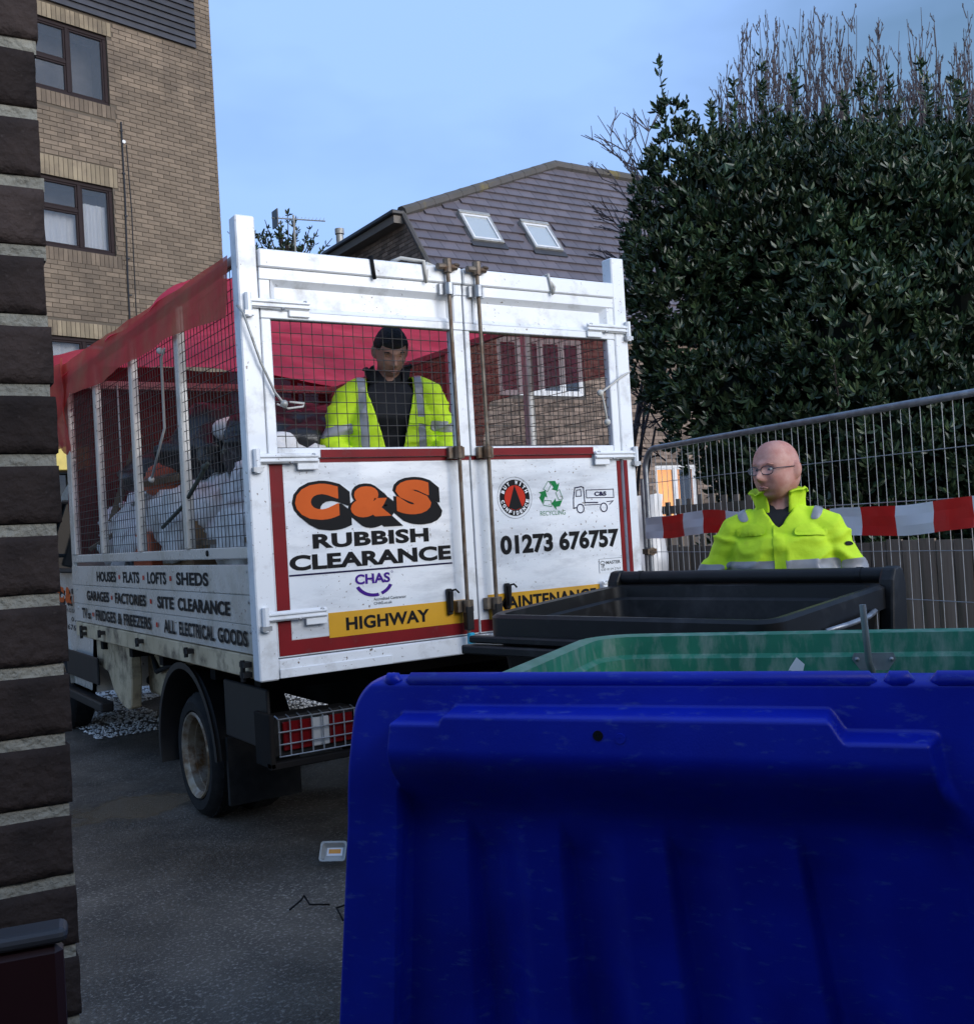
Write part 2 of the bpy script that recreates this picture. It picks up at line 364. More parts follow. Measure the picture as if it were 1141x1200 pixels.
# the puddle by the rear wheel: a shallow film of water with a ragged edge
sb_n = am.nodes.new('ShaderNodeVectorMath'); sb_n.operation = 'SUBTRACT'; sb_n.inputs[1].default_value = (-.12, 1.82, 0); am.links.new(tco, sb_n.inputs[0])
sc_n = am.nodes.new('ShaderNodeVectorMath'); sc_n.operation = 'MULTIPLY'; sc_n.inputs[1].default_value = (2.6, 3.4, 0); am.links.new(sb_n.outputs[0], sc_n.inputs[0])
ln_n = am.nodes.new('ShaderNodeVectorMath'); ln_n.operation = 'LENGTH'; am.links.new(sc_n.outputs[0], ln_n.inputs[0])
wn = am.nodes.new('ShaderNodeTexNoise'); wn.inputs['Scale'].default_value = 5; wn.inputs['Detail'].default_value = 6; am.links.new(tco, wn.inputs['Vector'])
ad = am.nodes.new('ShaderNodeMath'); ad.operation = 'MULTIPLY_ADD'; am.links.new(wn.outputs[0], ad.inputs[0]); ad.inputs[1].default_value = 1.5; am.links.new(ln_n.outputs['Value'], ad.inputs[2])
pm = am.nodes.new('ShaderNodeMapRange'); pm.inputs['From Min'].default_value = 1.85; pm.inputs['From Max'].default_value = 1.5; am.links.new(ad.outputs[0], pm.inputs[0])
src_c = ab.inputs['Base Color'].links[0].from_socket
mu = am.nodes.new('ShaderNodeMix'); mu.data_type = 'RGBA'; mu.blend_type = 'MULTIPLY'; mu.inputs[0].default_value = 1; am.links.new(src_c, mu.inputs[6]); am.links.new(fr_.outputs[0], mu.inputs[7])
mw = am.nodes.new('ShaderNodeMix'); mw.data_type = 'RGBA'; mw.inputs[7].default_value = (.10, .078, .05, 1); am.links.new(pm.outputs[0], mw.inputs[0]); am.links.new(mu.outputs[2], mw.inputs[6]); am.links.new(mw.outputs[2], ab.inputs['Base Color'])
mr = am.nodes.new('ShaderNodeMix'); mr.inputs[3].default_value = .06; am.links.new(pm.outputs[0], mr.inputs[0]); am.links.new(pr_.outputs[0], mr.inputs[2]); am.links.new(mr.outputs[0], ab.inputs['Roughness'])
gm = MB()  # pale chips imitate bright sky glints on the wet asphalt
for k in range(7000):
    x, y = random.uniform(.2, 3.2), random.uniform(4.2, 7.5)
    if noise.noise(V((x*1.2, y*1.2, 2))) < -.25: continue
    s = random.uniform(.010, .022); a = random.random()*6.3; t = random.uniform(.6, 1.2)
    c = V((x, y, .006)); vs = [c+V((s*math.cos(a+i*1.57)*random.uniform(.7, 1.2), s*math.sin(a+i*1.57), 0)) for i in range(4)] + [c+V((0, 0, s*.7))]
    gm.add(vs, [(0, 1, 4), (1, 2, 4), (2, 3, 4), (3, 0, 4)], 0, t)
tag(gm.build('glint_chips', 'glint_chips', tones=True), 'pale chips imitating bright glints on the wet ground beyond the lorry', kind='stuff')

# ---------- brickwork
def brickwork(par, x0, x1, z0, z1, holes, bmat, fy, rng, nparts=0, pick=None, course=.075, blen=.225, gap=.01, M=None, tonef=None):
    """real bricks in stretcher bond on the local plane y = fy, joints recessed behind them"""
    st = MB(); parts = []; i = 0; z = z0
    while z + course - gap < z1 + 1e-6:
        x = x0 - (blen/2 if i % 2 else 0)
        while x < x1:
            a, b_ = max(x, x0), min(x+blen-gap, x1)
            segs = [(a, b_)]
            for (h0, h1, k0, k1) in holes:
                if z + course - gap > k0+.004 and z < k1-.004:
                    ns_ = []
                    for (p, q) in segs:
                        if q <= h0 or p >= h1: ns_.append((p, q)); continue
                        if p < h0: ns_.append((p, h0))
                        if q > h1: ns_.append((h1, q))
                    segs = ns_
            for p, q in segs:
                if q-p < .02: continue
                t = tonef(rng, (p+q)/2, z) if tonef else rng.uniform(.72, 1.2)
                full = abs(q-p-(blen-gap)) < 1e-4
                if full and pick and pick((p+q)/2, z): parts.append((p, z, t))
                else: st.box(p, q, fy-.012+rng.uniform(-.002, .002), fy+.01, z, z+course-gap, tone=t, M=M)
            x += blen
        z += course; i += 1
    if len(parts) > nparts:
        rng.shuffle(parts)
        for p, z, t in parts[nparts:]: st.box(p, p+blen-gap, fy-.012, fy+.01, z, z+course-gap, tone=t, M=M)
        parts = parts[:nparts]
    if parts:
        var = {}
        for p, z, t in parts:
            k = round(t*12)/12
            if k not in var:
                o = bx(0, blen-gap, -.012, .01, 0, course-gap, tone=k).build('brick', bmat, par, local=True, tones=True); o.location = (p, fy, z); var[k] = o
            else:
                o = inst(var[k].data, 'brick', par, (p, fy, z))
    if st.f: tag(st.build('brickwork', bmat, par, local=True, tones=True), kind='stuff')
def soldiers(par, x0, x1, z0, z1, bmat, fy, rng):
    n = round((x1-x0)/.075); st = (x1-x0)/n
    for k in range(n):
        bx(x0+k*st, x0+(k+1)*st-.009, fy-.014, fy+.01, z0, z1-.006, tone=rng.uniform(.7, 1.15)).build('soldier_brick', bmat, par, local=True, tones=True)

# ---------- the near brick wall at the left
rngw = random.Random(3)
wr = thing('brick_wall', 'close dark brown brick wall end with thick pale mortar at left edge', 'wall', (-1.418, -3.2, 0), R(-3.4), local=True)
wr.rotation_euler.y = R(.42)
core = MB()
for k in range(60):
    core.box(-2.0, -.001-rngw.uniform(0, .005), .004, .21, k*.075-.013, k*.075+.002)
core.box(-2.0, -.016, .014, .205, 0, 4.0)
core.build('mortar', 'mortar_pale', wr, local=True)
def rough_brick(l, d, h, seed):
    bm = bmesh.new(); bmesh.ops.create_cube(bm, size=1)
    bmesh.ops.scale(bm, vec=(l, d, h), verts=bm.verts); bmesh.ops.subdivide_edges(bm, edges=bm.edges, cuts=5, use_grid_fill=True)
    for v in bm.verts:
        n = noise.noise_vector(v.co*26+V((seed*7.1, seed, 0)))*.0012 + noise.noise_vector(v.co*80+V((seed, 0, 3)))*.0009
        e = sum(1 for a, q in zip(v.co, (l, d, h)) if abs(abs(a)-q/2) < 1e-5)
        if e >= 2: v.co -= V([math.copysign(.0015, a) for a in v.co])
        v.co += n
    me = bpy.data.meshes.new('brick'); bm.to_mesh(me); bm.free(); me.materials.append(MATS['brick_dark'])
    me.polygons.foreach_set('use_smooth', [True]*len(me.polygons))
    return me
RB = [rough_brick(.215, .2, .0640, s) for s in range(6)]
RH = [rough_brick(.1025, .2, .0640, s+9) for s in range(4)]
for k in range(40):
    jx = rngw.uniform(-.004, .004); z = k*.075+.0335
    if k % 2 == 0:
        for q in range(4): inst(RB[rngw.randrange(6)], 'brick', wr, (-.1075-q*.225+jx, .1, z), (0, 0, rngw.choice((0, math.pi))))
    else:
        inst(RH[rngw.randrange(4)], 'brick', wr, (-.0512+jx, .1, z))
        for q in range(4): inst(RB[rngw.randrange(6)], 'brick', wr, (-.22-q*.225+jx, .1, z), (0, 0, rngw.choice((0, math.pi))))
bw = thing('added_shade_wall', 'unseen brick wall added behind the viewer to shade the bin lid', 'wall', (-1.0, -5.5, 0), local=True)  # unseen wall, added to put the blue lid and foreground in shade
bx(-4.2, 4.2, -.21, 0, 0, 2.45).build('wall', 'mortar_house', bw, local=True)
brickwork(bw, -4.2, 4.2, .01, 2.44, [], 'brick_house', 0, random.Random(8), M=Matrix.Rotation(math.pi, 4, 'Z'))
bx(-4.25, 4.25, -.25, .04, 2.451, 2.52).build('coping', 'mortar_house', bw, local=True, bevel=.01)
gp = thing('gate_post', 'dark maroon painted post with grey cap in the bottom left corner', 'post', (-1.50, -3.50, 0), R(-12), local=True)
bx(-.24, .02, -.012, .012, 0, 1.165).build('post', 'maroon', gp, bevel=.006, local=True)
bx(-.25, .024, -.016, .016, 1.166, 1.178).build('cap', 'cap_grey', gp, bevel=.012, seg=3, local=True)

# ---------- windows
def window(par, x0, x1, z0, z1, mull, trans, fm, y=0, fw=.06, curtain=None, back=True, glass='window_glass', tr_side=-1):
    """frame, sashes, panes, room behind; local plane y, outside is -y"""
    w_ = MB(); w_.box(x0, x1, y-.03, y+.05, z1-fw, z1); w_.box(x0, x1, y-.03, y+.05, z0, z0+fw)
    w_.box(x0, x0+fw, y-.03, y+.05, z0+fw, z1-fw); w_.box(x1-fw, x1, y-.03, y+.05, z0+fw, z1-fw)
    W = w_.build('window', fm, par, local=True, bevel=.006)
    xs = [x0+fw] + list(mull) + [x1-fw]
    for m_ in mull: bx(m_-fw*.5, m_+fw*.5, y-.034, y+.04, z0+fw-.002, z1-fw+.002).build('mullion', fm, W, local=True, bevel=.005)
    for i in range(len(xs)-1):
        a, b_ = xs[i]+(fw*.5 if i else 0), xs[i+1]-(fw*.5 if i < len(xs)-2 else 0)
        rows = [(z0+fw, z1-fw)]
        if trans and i < len(xs)-2:
            bx(a, b_, y-.03, y+.04, trans-fw*.45, trans+fw*.45).build('transom', fm, W, local=True, bevel=.005); rows = [(z0+fw, trans-fw*.45), (trans+fw*.45, z1-fw)]
        for (p, q) in rows:
            s = .03
            sh = MB(); sh.box(a, b_, y-.02, y+.03, q-s, q); sh.box(a, b_, y-.02, y+.03, p, p+s); sh.box(a, a+s, y-.02, y+.03, p+s, q-s); sh.box(b_-s, b_, y-.02, y+.03, p+s, q-s)
            sh.build('sash', fm, W, local=True, bevel=.005)
            bx(a+s, b_-s, y+.002, y+.008, p+s, q-s).build('pane', glass, W, local=True)
    if back:
        r_ = MB(); r_.box(x0, x1, y+.5, y+.52, z0, z1)
        for q in ((x0-.02, x0), (x1, x1+.02)): r_.box(q[0], q[1], y+.05, y+.52, z0, z1)
        r_.box(x0, x1, y+.05, y+.52, z1, z1+.02); r_.box(x0, x1, y+.05, y+.52, z0-.02, z0)
        r_.build('room', 'room', W, local=True)
    if curtain:
        for (a, b_, p, q) in curtain:
            c = MB(); n = 26
            c.add([(a+(b_-a)*k/n, y+.12+.018*math.sin(k*1.7)+.008*math.sin(k*.6), z) for z in (p, q) for k in range(n+1)], [(k, k+1, n+2+k, n+1+k) for k in range(n)])
            c.build('curtain', 'curtain', W, local=True, smooth=True)
    return W

# ---------- the apartment block at the left
rnga = random.Random(11)
ap = thing('apartment_block', 'tall tan brick apartment block with dark framed windows and slate cladding', 'building', (4.686, 13.412, 0), math.atan2(.235, .972), local=True)
wins = [(-3.55, -1.96, 8.68, 9.83), (-3.55, -1.99, 6.22, 7.34), (-3.55, -2.02, 3.72, 4.84)]
wl = MB()
xs_ = sorted({-9, 0} | {-3.55, -2.02, -1.99, -1.96}); 
def facade(mb, x0, x1, z0, z1, holes, y, t=.3):
    xs = sorted({x0, x1} | {h[0] for h in holes} | {h[1] for h in holes}); zs = sorted({z0, z1} | {h[2] for h in holes} | {h[3] for h in holes})
    for i in range(len(xs)-1):
        for j in range(len(zs)-1):
            cx, cz = (xs[i]+xs[i+1])/2, (zs[j]+zs[j+1])/2
            if any(h[0] < cx < h[1] and h[2] < cz < h[3] for h in holes): continue
            mb.add([(xs[i], y, zs[j]), (xs[i+1], y, zs[j]), (xs[i+1], y, zs[j+1]), (xs[i], y, zs[j+1])], [(0, 1, 2, 3)])
    for h in holes:
        for a in (h[0], h[1]): mb.add([(a, y, h[2]), (a, y+.12, h[2]), (a, y+.12, h[3]), (a, y, h[3])], [(0, 1, 2, 3)])
        for b_ in (h[2], h[3]): mb.add([(h[0], y, b_), (h[1], y, b_), (h[1], y+.12, b_), (h[0], y+.12, b_)], [(0, 1, 2, 3)])
door_h = (-4.6, -2.75, 0, 2.72)
facade(wl, -9, -.002, 0, 14.5, wins+[door_h], 0)
wl.add([(-.002, 0, 0), (-.002, 9, 0), (-.002, 9, 14.5), (-.002, 0, 14.5)], [(0, 1, 2, 3)])
wl.add([(-9, 0, 14.5), (-.002, 0, 14.5), (-.002, 9, 14.5), (-9, 9, 14.5)], [(0, 1, 2, 3)])
wl.add([(-9, 0, 0), (-9, 9, 0), (-9, 9, 14.5), (-9, 0, 14.5)], [(0, 1, 2, 3)])
AW = wl.build('wall', 'mortar_dark', ap, local=True)
sold = [(-3.62, -1.88, 9.83, 10.06), (-3.62, -1.90, 7.34, 7.66), (-3.62, -1.93, 4.84, 5.08)]
sil = [(-3.62, -1.88, 8.47, 8.68), (-3.62, -1.9, 6.02, 6.22), (-3.62, -1.93, 3.5, 3.72)]
for s in sold: soldiers(AW, *s, 'brick_pale', 0, rnga)
for s in sil: soldiers(AW, *s, 'brick_tan', 0, rnga)
mp_ = Matrix.Rotation(math.atan2(.235, .972), 4, 'Z'); mp_.translation = V((4.686, 13.412, 0))
def apick(x, z):
    u, v, _ = project(mp_ @ V((x, 0, z))); return 128 < u < 246 and 125 < v < 330
def atone(r, x, z):
    t = r.choice((.72, .82, .95, 1.0, 1.08, 1.2, 1.3)); k = r.uniform(.93, 1.05); return (t, t*k, t*k*k)
brickwork(AW, -5.0, 0, 2.5, 10.1, wins+sold+sil+[door_h, (-4.6, -2.7, 2.5, 3.12)], 'brick_tan', 0, rnga, 300, apick, tonef=lambda r, x, z: r.choice((.80, .88, .94, 1.0, 1.05, 1.12, 1.2)))
brickwork(AW, -.30, 0, 10.1, 13.6, [], 'brick_tan', 0, rnga)
window(AW, -3.55, -1.96, 8.68, 9.83, (-2.62,), 9.22, 'frame_brown', .06)
window(AW, -3.55, -1.99, 6.22, 7.34, (-2.55,), 6.86, 'frame_brown', .06, curtain=[(-3.5, -2.56, 6.25, 6.84), (-2.5, -2.05, 6.25, 7.05)])
window(AW, -3.55, -2.02, 3.72, 4.84, (-2.6,), 4.4, 'frame_brown', .06, curtain=[(-3.5, -2.06, 3.75, 4.8)])
z = 10.10
while z < 14.2:
    c = MB(); c.add([(-9, -.05, z), (-.32, -.05, z), (-.32, -.015, z+.118), (-9, -.015, z+.118), (-9, -.015, z), (-.32, -.015, z)], [(0, 1, 2, 3), (0, 1, 5, 4), (1, 2, 5)], tone=rnga.uniform(.8, 1.2))
    c.build('cladding_board', 'slate', AW, local=True, tones=True); z += .115
bx(-4.8, -2.7, -.16, 0.02, 2.74, 3.10).build('door_canopy', 'yellow_paint', ap, local=True, bevel=.01)
bx(-4.6, -2.75, .3, .35, 0, 2.72).build('doorway', 'glass_dark', ap, local=True)
cb = MB(); cb.tube([(-1.80, -.03, 8.45), (-1.80, -.03, 7.2), (-1.83, -.03, 5.9), (-1.84, -.03, 3.2)], .014, 6); cb.tube([(-1.72, -.02, 8.1), (-1.69, -.02, 7.0), (-1.70, -.02, 6.2), (-1.72, -.02, 3.2)], .008, 5)
for q in (8.3, 7.6, 6.9, 6.2, 5.6): cb.box(-1.825, -1.775, -.04, 0, q, q+.02)
cb.build('wall_cable', 'black_pvc', ap, local=True)
MB().revolve([(-.05, .001), (-.05, .03), (0, .035)], (-1.775, 0, 8.13), 'Y', 10).build('cable_box', 'frame_white', ap, local=True)

# ---------- the house behind the lorry
rngh = random.Random(5)
HX, HY, EZ, RP = 7.68, 10.913, 5.1, R(54)
ho = thing('brick_house', 'brown brick house with purple grey half hipped tiled roof behind the lorry', 'house', (HX, HY, 0), 0, local=True)
def RS(x, s, d=0): return V((x-HX, -.25+s*math.cos(RP)-d*math.sin(RP), EZ+s*math.sin(RP)+d*math.cos(RP)))
SA, SB, XB = 2.70, 5.13, 12.33
lw = (8.68-HX, 10.60-HX, 3.80, 4.86); gw = (12.2-HX, 13.3-HX, 1.25, 2.5)
hw = MB(); facade(hw, .04, 12, 0, EZ+.1, [lw, gw], 0)
yA = -.25+SA*math.cos(RP); zA = EZ+SA*math.sin(RP); yB = -.25+SB*math.cos(RP); zB = EZ+SB*math.sin(RP); yA2 = 2*yB-yA; yE2 = 2*yB
hw.add([(.04, 0, 0), (.04, yE2, 0), (.04, yE2, EZ), (.04, yA2, zA-.06), (.04, yA, zA-.06), (.04, 0, EZ+.28)], [(0, 1, 2, 3, 4, 5)])
hw.add([(.04, yE2, 0), (12, yE2, 0), (12, yE2, EZ), (.04, yE2, EZ)], [(0, 1, 2, 3)]); hw.add([(12, 0, 0), (12, yE2, 0), (12, yE2, EZ), (12, yB, zB-.1), (12, 0, EZ)], [(0, 1, 2, 3, 4)])
HW = hw.build('wall', 'mortar_house', ho, local=True)
def ht(r, x, z): return r.choice((.6, .75, .9, 1.0, 1.1, 1.25))
mh = Matrix.Translation(V((HX, HY, 0)))
def hpick(x, z):
    u, v, _ = project(V((HX+x, HY, z))); return (555 < u < 712 and 455 < v < 522) or (724 < u < 770 and 380 < v < 520)
brickwork(HW, .04, 6.3, 1.2, EZ, [lw, gw], 'brick_house', 0, rngh, 300, hpick, tonef=ht)
Mg = Matrix(((0, 1, 0, .04), (1, 0, 0, 0), (0, 0, 1, 0), (0, 0, 0, 1)))
gb = MB(); z = 4.0; i = 0
while z < zA-.1:
    y = -(i % 2)*.1125
    ymax = yE2 - max(0, (z-EZ)/math.tan(RP))
    while y < ymax-.05:
        y0 = max(y, max(0, (z+.07-EZ)/math.tan(RP)-.25))
        if y+.215-y0 > .03: gb.box(.028, .05, y0, min(y+.215, ymax), z, z+.065, tone=ht(rngh, 0, 0))
        y += .225
    z += .075; i += 1
tag(gb.build('gable_brickwork', 'brick_house', HW, local=True, tones=True), kind='stuff')
rf = MB(); a = lambda *k: RS(*k)
rf.add([RS(HX, 0), RS(20, 0), RS(20, SB), RS(XB, SB), RS(HX, SA)], [(0, 1, 2, 3, 4)])
pA2 = V((0, yA2, zA)); pB = RS(XB, SB)
rf.add([RS(HX, SA), pA2, pB], [(0, 1, 2)]); rf.add([pA2, pB, RS(20, SB), (20-HX, yE2+.25, EZ), (0, yE2+.25, EZ)], [(0, 1, 2, 3, 4)])
RF = rf.build('roof', 'tile', ho, local=True, tones=True)
sky_l = [(8.92, 9.62, 2.08, 2.92), (10.32, 11.0, 2.05, 2.88)]
GA, TW = .25, .33
tl = []; 
for j in range(int(SB/GA)+1):
    s0 = j*GA
    x = HX + .02 - (TW/2 if j % 2 else 0)
    while x < 16:
        x0, x1 = max(x, HX+.02), x+TW-.008; s1 = s0+GA+.02
        xm = (x0+x1)/2; hip = SA + (xm-HX)/(XB-HX)*(SB-SA)
        if x1-x0 > .05 and s0+GA*.6 < min(hip, SB) and not any(k[0]-.04 < xm < k[1]+.04 and k[2]-.12 < s0+GA/2 < k[3]+.08 for k in sky_l):
            tl.append((x0, x1, s0, min(s1, SB+.03)))
        x += TW
def tile_mesh(mb, x0, x1, s0, s1, t, o=None):
    pts = [RS(x0, s0, .045), RS(x1, s0, .045), RS(x1, s1, .008), RS(x0, s1, .008), RS(x0, s0, .012), RS(x1, s0, .012)]
    if o is not None: pts = [p-o for p in pts]
    mb.add(pts, [(0, 1, 2, 3), (4, 5, 1, 0), (0, 3, 4), (1, 5, 2)], 0, t)
vis = []; rest = MB(); tmes = {}
for q in tl:
    u, v, _ = project(RS((q[0]+q[1])/2, q[2])+V((HX, HY, 0)))
    (vis if (475 < u < 735 and 190 < v < 330 and abs(q[1]-q[0]-TW+.008) < 1e-3 and abs(q[3]-q[2]-GA-.02) < 1e-3) else []).append(q)
vset = set(vis[:300])
for q in tl:
    if q not in vset: tile_mesh(rest, *q, rngh.uniform(.85, 1.15)); continue
    k = rngh.randrange(5); o = RS(q[0], q[2])
    if k not in tmes:
        mb = MB(); tile_mesh(mb, *q, .86+.07*k, o); ob = mb.build('roof_tile', 'tile', RF, local=True, tones=True); ob.location = o; tmes[k] = ob.data
    else: inst(tmes[k], 'roof_tile', RF, o)
tag(rest.build('roof_tiling', 'tile', RF, local=True, tones=True), kind='stuff')
def capline(p, q, name, seg=.42, r=.11):
    L = (q-p).length; n = max(1, int(L/seg))
    for k in range(n):
        MB().tube([p+(q-p)*(k/n), p+(q-p)*((k+1.06)/n)], [r*1.06, r], 8).build(name, 'tile_ridge', RF, local=True, smooth=40)
capline(RS(HX, SA)+V((0, 0, .02)), pB+V((0, 0, .02)), 'hip_tile'); capline(pB+V((0, 0, .02)), RS(16.2, SB)+V((0, 0, .02)), 'ridge_tile')
MB().tube([RS(HX, 0, .03), RS(HX, SA, .03)], .05, 6).build('verge', 'tile_ridge', RF, local=True)
sf = MB(); sf.box(-.20, .035, yA-.05, yA2+.1, zA-.20, zA-.06); sf.build('soffit', 'soffit', ho, local=True)
bx(-.26, .02, yA-.1, yA2+.15, zA-.055, zA+.03).build('gutter', 'black_pvc', ho, local=True, bevel=.02)
MB().tube([RS(HX, -.05, -.03), RS(20, -.05, -.03)], .06, 8).build('gutter', 'black_pvc', ho, local=True)
for k in sky_l:
    S_ = MB()
    def slab(mb, x0, x1, s0, s1, d0, d1, mi=0):
        vs = [RS(x, s, d) for x in (x0, x1) for s in (s0, s1) for d in (d0, d1)]
        mb.add(vs, [(0, 1, 3, 2), (4, 6, 7, 5), (0, 4, 5, 1), (2, 3, 7, 6), (0, 2, 6, 4), (1, 5, 7, 3)], mi)
    x0, x1, s0, s1 = k
    slab(S_, x0, x1, s1-.08, s1, 0, .11); slab(S_, x0, x1, s0, s0+.05, 0, .09); slab(S_, x0, x0+.05, s0+.05, s1-.08, 0, .09); slab(S_, x1-.05, x1, s0+.05, s1-.08, 0, .09)
    so_ = S_.build('skylight', 'grey_alu', RF, local=True, bevel=.006)
    fr = MB(); slab(fr, x0+.05, x1-.05, s1-.13, s1-.081, .01, .085); slab(fr, x0+.05, x1-.05, s0+.051, s0+.09, .01, .085); slab(fr, x0+.051, x0+.085, s0+.09, s1-.13, .01, .085); slab(fr, x1-.085, x1-.051, s0+.09, s1-.13, .01, .085)
    fr.build('skylight_frame', 'frame_white', so_, local=True)
    gl = MB(); slab(gl, x0+.085, x1-.085, s0+.09, s1-.13, .055, .06); gl.build('pane', 'skylight_glass', so_, local=True)
    bl = MB(); slab(bl, x0+.085, x1-.085, s0+.09, s1-.13, .02, .03); bl.build('blind', 'curtain', so_, local=True)
    fl = MB(); slab(fl, x0-.05, x1+.05, s0-.14, s0-.002, .03, .05); fl.build('flashing', 'cap_grey', so_, local=True)
window(HW, *lw, (9.16-HX, 9.64-HX, 10.12-HX), None, 'frame_white', .05, fw=.075)
wg = window(HW, *gw, (12.75-HX,), None, 'frame_white', .05, fw=.06, back=False)
bx(gw[0], gw[1], .5, .52, gw[2], gw[3]).build('lit_room', 'lit_window', wg, local=True)
MB().tube([(9.26-HX, -.06, .05), (9.26-HX, -.06, 3.72)], .045, 8).build('downpipe', 'frame_white', ho, local=True, smooth=40)
fp = thing('flue_pipe', 'slim grey flue pipe rising beyond the house eaves', 'pipe', (8.85, 17.29, 0), local=True)
MB().tube([(0, 0, 6.4), (0, 0, 8.36)], .09, 10).build('pipe', 'grey_alu', fp, local=True, smooth=40); MB().tube([(0, 0, 8.38), (0, 0, 8.5)], .11, 10).build('cowl', 'grey_alu', fp, local=True, smooth=40)
bx(-.25, .25, -.25, .25, 0, 6.41).build('stack', 'mortar_house', fp, local=True)

# ================================================================== THE LORRY
W_ = 2.17; BL = 3.72
tk = thing('tipper_lorry', 'white caged tipper lorry with rubbish clearance lettering on its tailgates', 'lorry', (1.08, 1.8, 0))
def rear(d0):       # (x, z, d) on the tailgate plane, d metres out of it towards the back
    return lambda a, b_, d: V((a, d0-d, b_))
def side(d0): return lambda a, b_, d: V((d0-d, a, b_))
rngt = random.Random(21)
# --- deck, sub frame, chassis
dk = MB(); dk.box(.03, W_-.03, .03, BL-.02, .90, .95); dk.build('deck', 'chassis', tk)
ch = MB()
for x in (.66, 1.42): ch.box(x, x+.09, .2, 5.9, .58, .76)
for y in (.3, .95, 1.9, 2.6, 3.4): ch.box(.1, W_-.1, y, y+.08, .77, .90)
for y in (.3, 2.2, 4.5): ch.box(.75, 1.42, y, y+.1, .6, .72)
ch.tube([(.3, 1.32, .34), (1.87, 1.32, .34)], .07, 8); ch.ell((1.08, 1.32, .34), (.17, .19, .17), 12, 8)
ch.tube([(.45, .35, .5), (.45, 3.5, .5)], .04, 8)
ch.box(1.35, 1.9, 2.3, 3.3, .42, .76)
ch.build('chassis', 'chassis', tk)
MB().box(.28, .62, 2.15, 2.95, .48, .84).build('fuel_tank', 'beige_dirty', tk, bevel=.03, seg=2)
hose = MB(); hose.tube([(.3, 2.9, .8), (.25, 2.6, .66), (.27, 2.35, .72), (.3, 2.0, .6)], .018, 6); hose.tube([(.22, 2.75, .9), (.24, 2.5, .78), (.3, 2.15, .84)], .012, 6); hose.build('hose', 'rubber', tk, smooth=True)
# --- lower rail of the body
sr = MB(); sr.box(-.012, .06, -.01, BL, .865, .968); sr.build('side_rail', 'beige_dirty', tk, bevel=.006)
bx(W_-.06, W_+.012, -.01, BL, .865, .968).build('side_rail', 'beige_dirty', tk, bevel=.006)
bx(0, W_, BL-.06, BL, .87, 1.40).build('headboard', 'side_paint', tk)
for y, z in ((.12, .93), (.12, .885), (.95, .935), (1.9, .93), (2.85, .93), (3.4, .935), (3.4, .895)):
    c = MB(); c.box(-.05, -.013, y-.03, y+.03, z-.012, z+.012); c.tube([(-.045, y, z-.03), (-.045, y, z+.02)], .012, 6); c.build('latch', 'black_plastic', tk)
# --- drop sides: three boards each
for sgn, x0, x1 in ((-1, -.014, .012), (1, W_-.012, W_+.014)):
    for k, (z0, z1) in enumerate(((.974, 1.103), (1.105, 1.236), (1.238, 1.372))):
        b_ = bx(x0-(.002*k if sgn < 0 else 0), x1, .045, BL+.02, z0, z1).build('side_board', 'side_paint', tk, bevel=.004)
        for y in (.075, 1.2, 2.4, 3.6):
            MB().revolve([(x0-.007, .001), (x0-.006, .007), (x0, .008)], (0, y, z1-.03), 'X', 8).build('rivet', 'grey_alu', b_)
    bx(x0+.002, x1+.01, .02, BL, 1.398, 1.452).build('side_beam', 'side_paint', tk, bevel=.005)
    bx(x0+.004, x1+.008, .02, BL, 2.70, 2.745).build('top_rail', 'grey_alu', tk, bevel=.004)
    for i in range(5):
        y = .02+.915*i
        wd = .05 if i else .03
        if i == 0: continue
        p_ = bx(x0-.006, x1+.012, y-(.03 if i < 4 else .10), y+(.03 if i < 4 else .02), 1.453, 2.699).build('cage_post', 'side_paint', tk, bevel=.005)
MB().revolve([(-.019, .001), (-.018, .014), (-.010, .016)], (0, .62, 1.428), 'X', 12).build('beam_hole', 'black_ink', tk)
def grid(name, fn, a0, a1, b0, b1, st=.05, r=.0021, m_='wire'):
    mb = MB(); n = int(round((a1-a0)/st)); k_ = int(round((b1-b0)/st))
    for i in range(n+1):
        a = a0+(a1-a0)*i/n; j = rngt.uniform(-.004, .004); mb.tube([fn(a, b0, 0), fn(a+j, (b0+b1)/2, .002), fn(a, b1, 0)], r, 4, cap=False)
    for i in range(k_+1):
        b_ = b0+(b1-b0)*i/k_; j = rngt.uniform(-.004, .004); mb.tube([fn(a0, b_, .004), fn((a0+a1)/2, b_+j, .005), fn(a1, b_, .004)], r, 4, cap=False)
    return tag(mb.build(name, m_, tk), kind='stuff')
grid('wire_mesh', side(.0), .03, BL-.08, 1.452, 2.70)
grid('wire_mesh', side(W_+.002), .03, BL-.08, 1.452, 2.70)
grid('wire_mesh', rear(BL-.03), .05, W_-.05, 1.40, 2.70, r=.002)
fpst = MB()
for x in (-.01, W_-.05): fpst.box(x, x+.06, BL-.02, BL+.04, .97, 2.745)
fpst.box(.05, W_-.05, BL-.02, BL+.03, 2.68, 2.74); fpst.build('front_frame', 'side_paint', tk, bevel=.005)
# --- rear posts
bx(-.022, .068, -.03, .05, .862, 2.90).build('rear_post', 'white_paint', tk, bevel=.006)
bx(W_-.085, W_+.005, -.03, .05, .862, 2.90).build('rear_post', 'white_paint', tk, bevel=.006)
bx(.069, W_-.086, -.025, .05, .866, .950).build('rear_sill', 'white_paint', tk, bevel=.005)
sl2 = bx(.069, .62, -.034, -.026, .868, .908).build('sill_plate', 'white_paint', tk, bevel=.002)
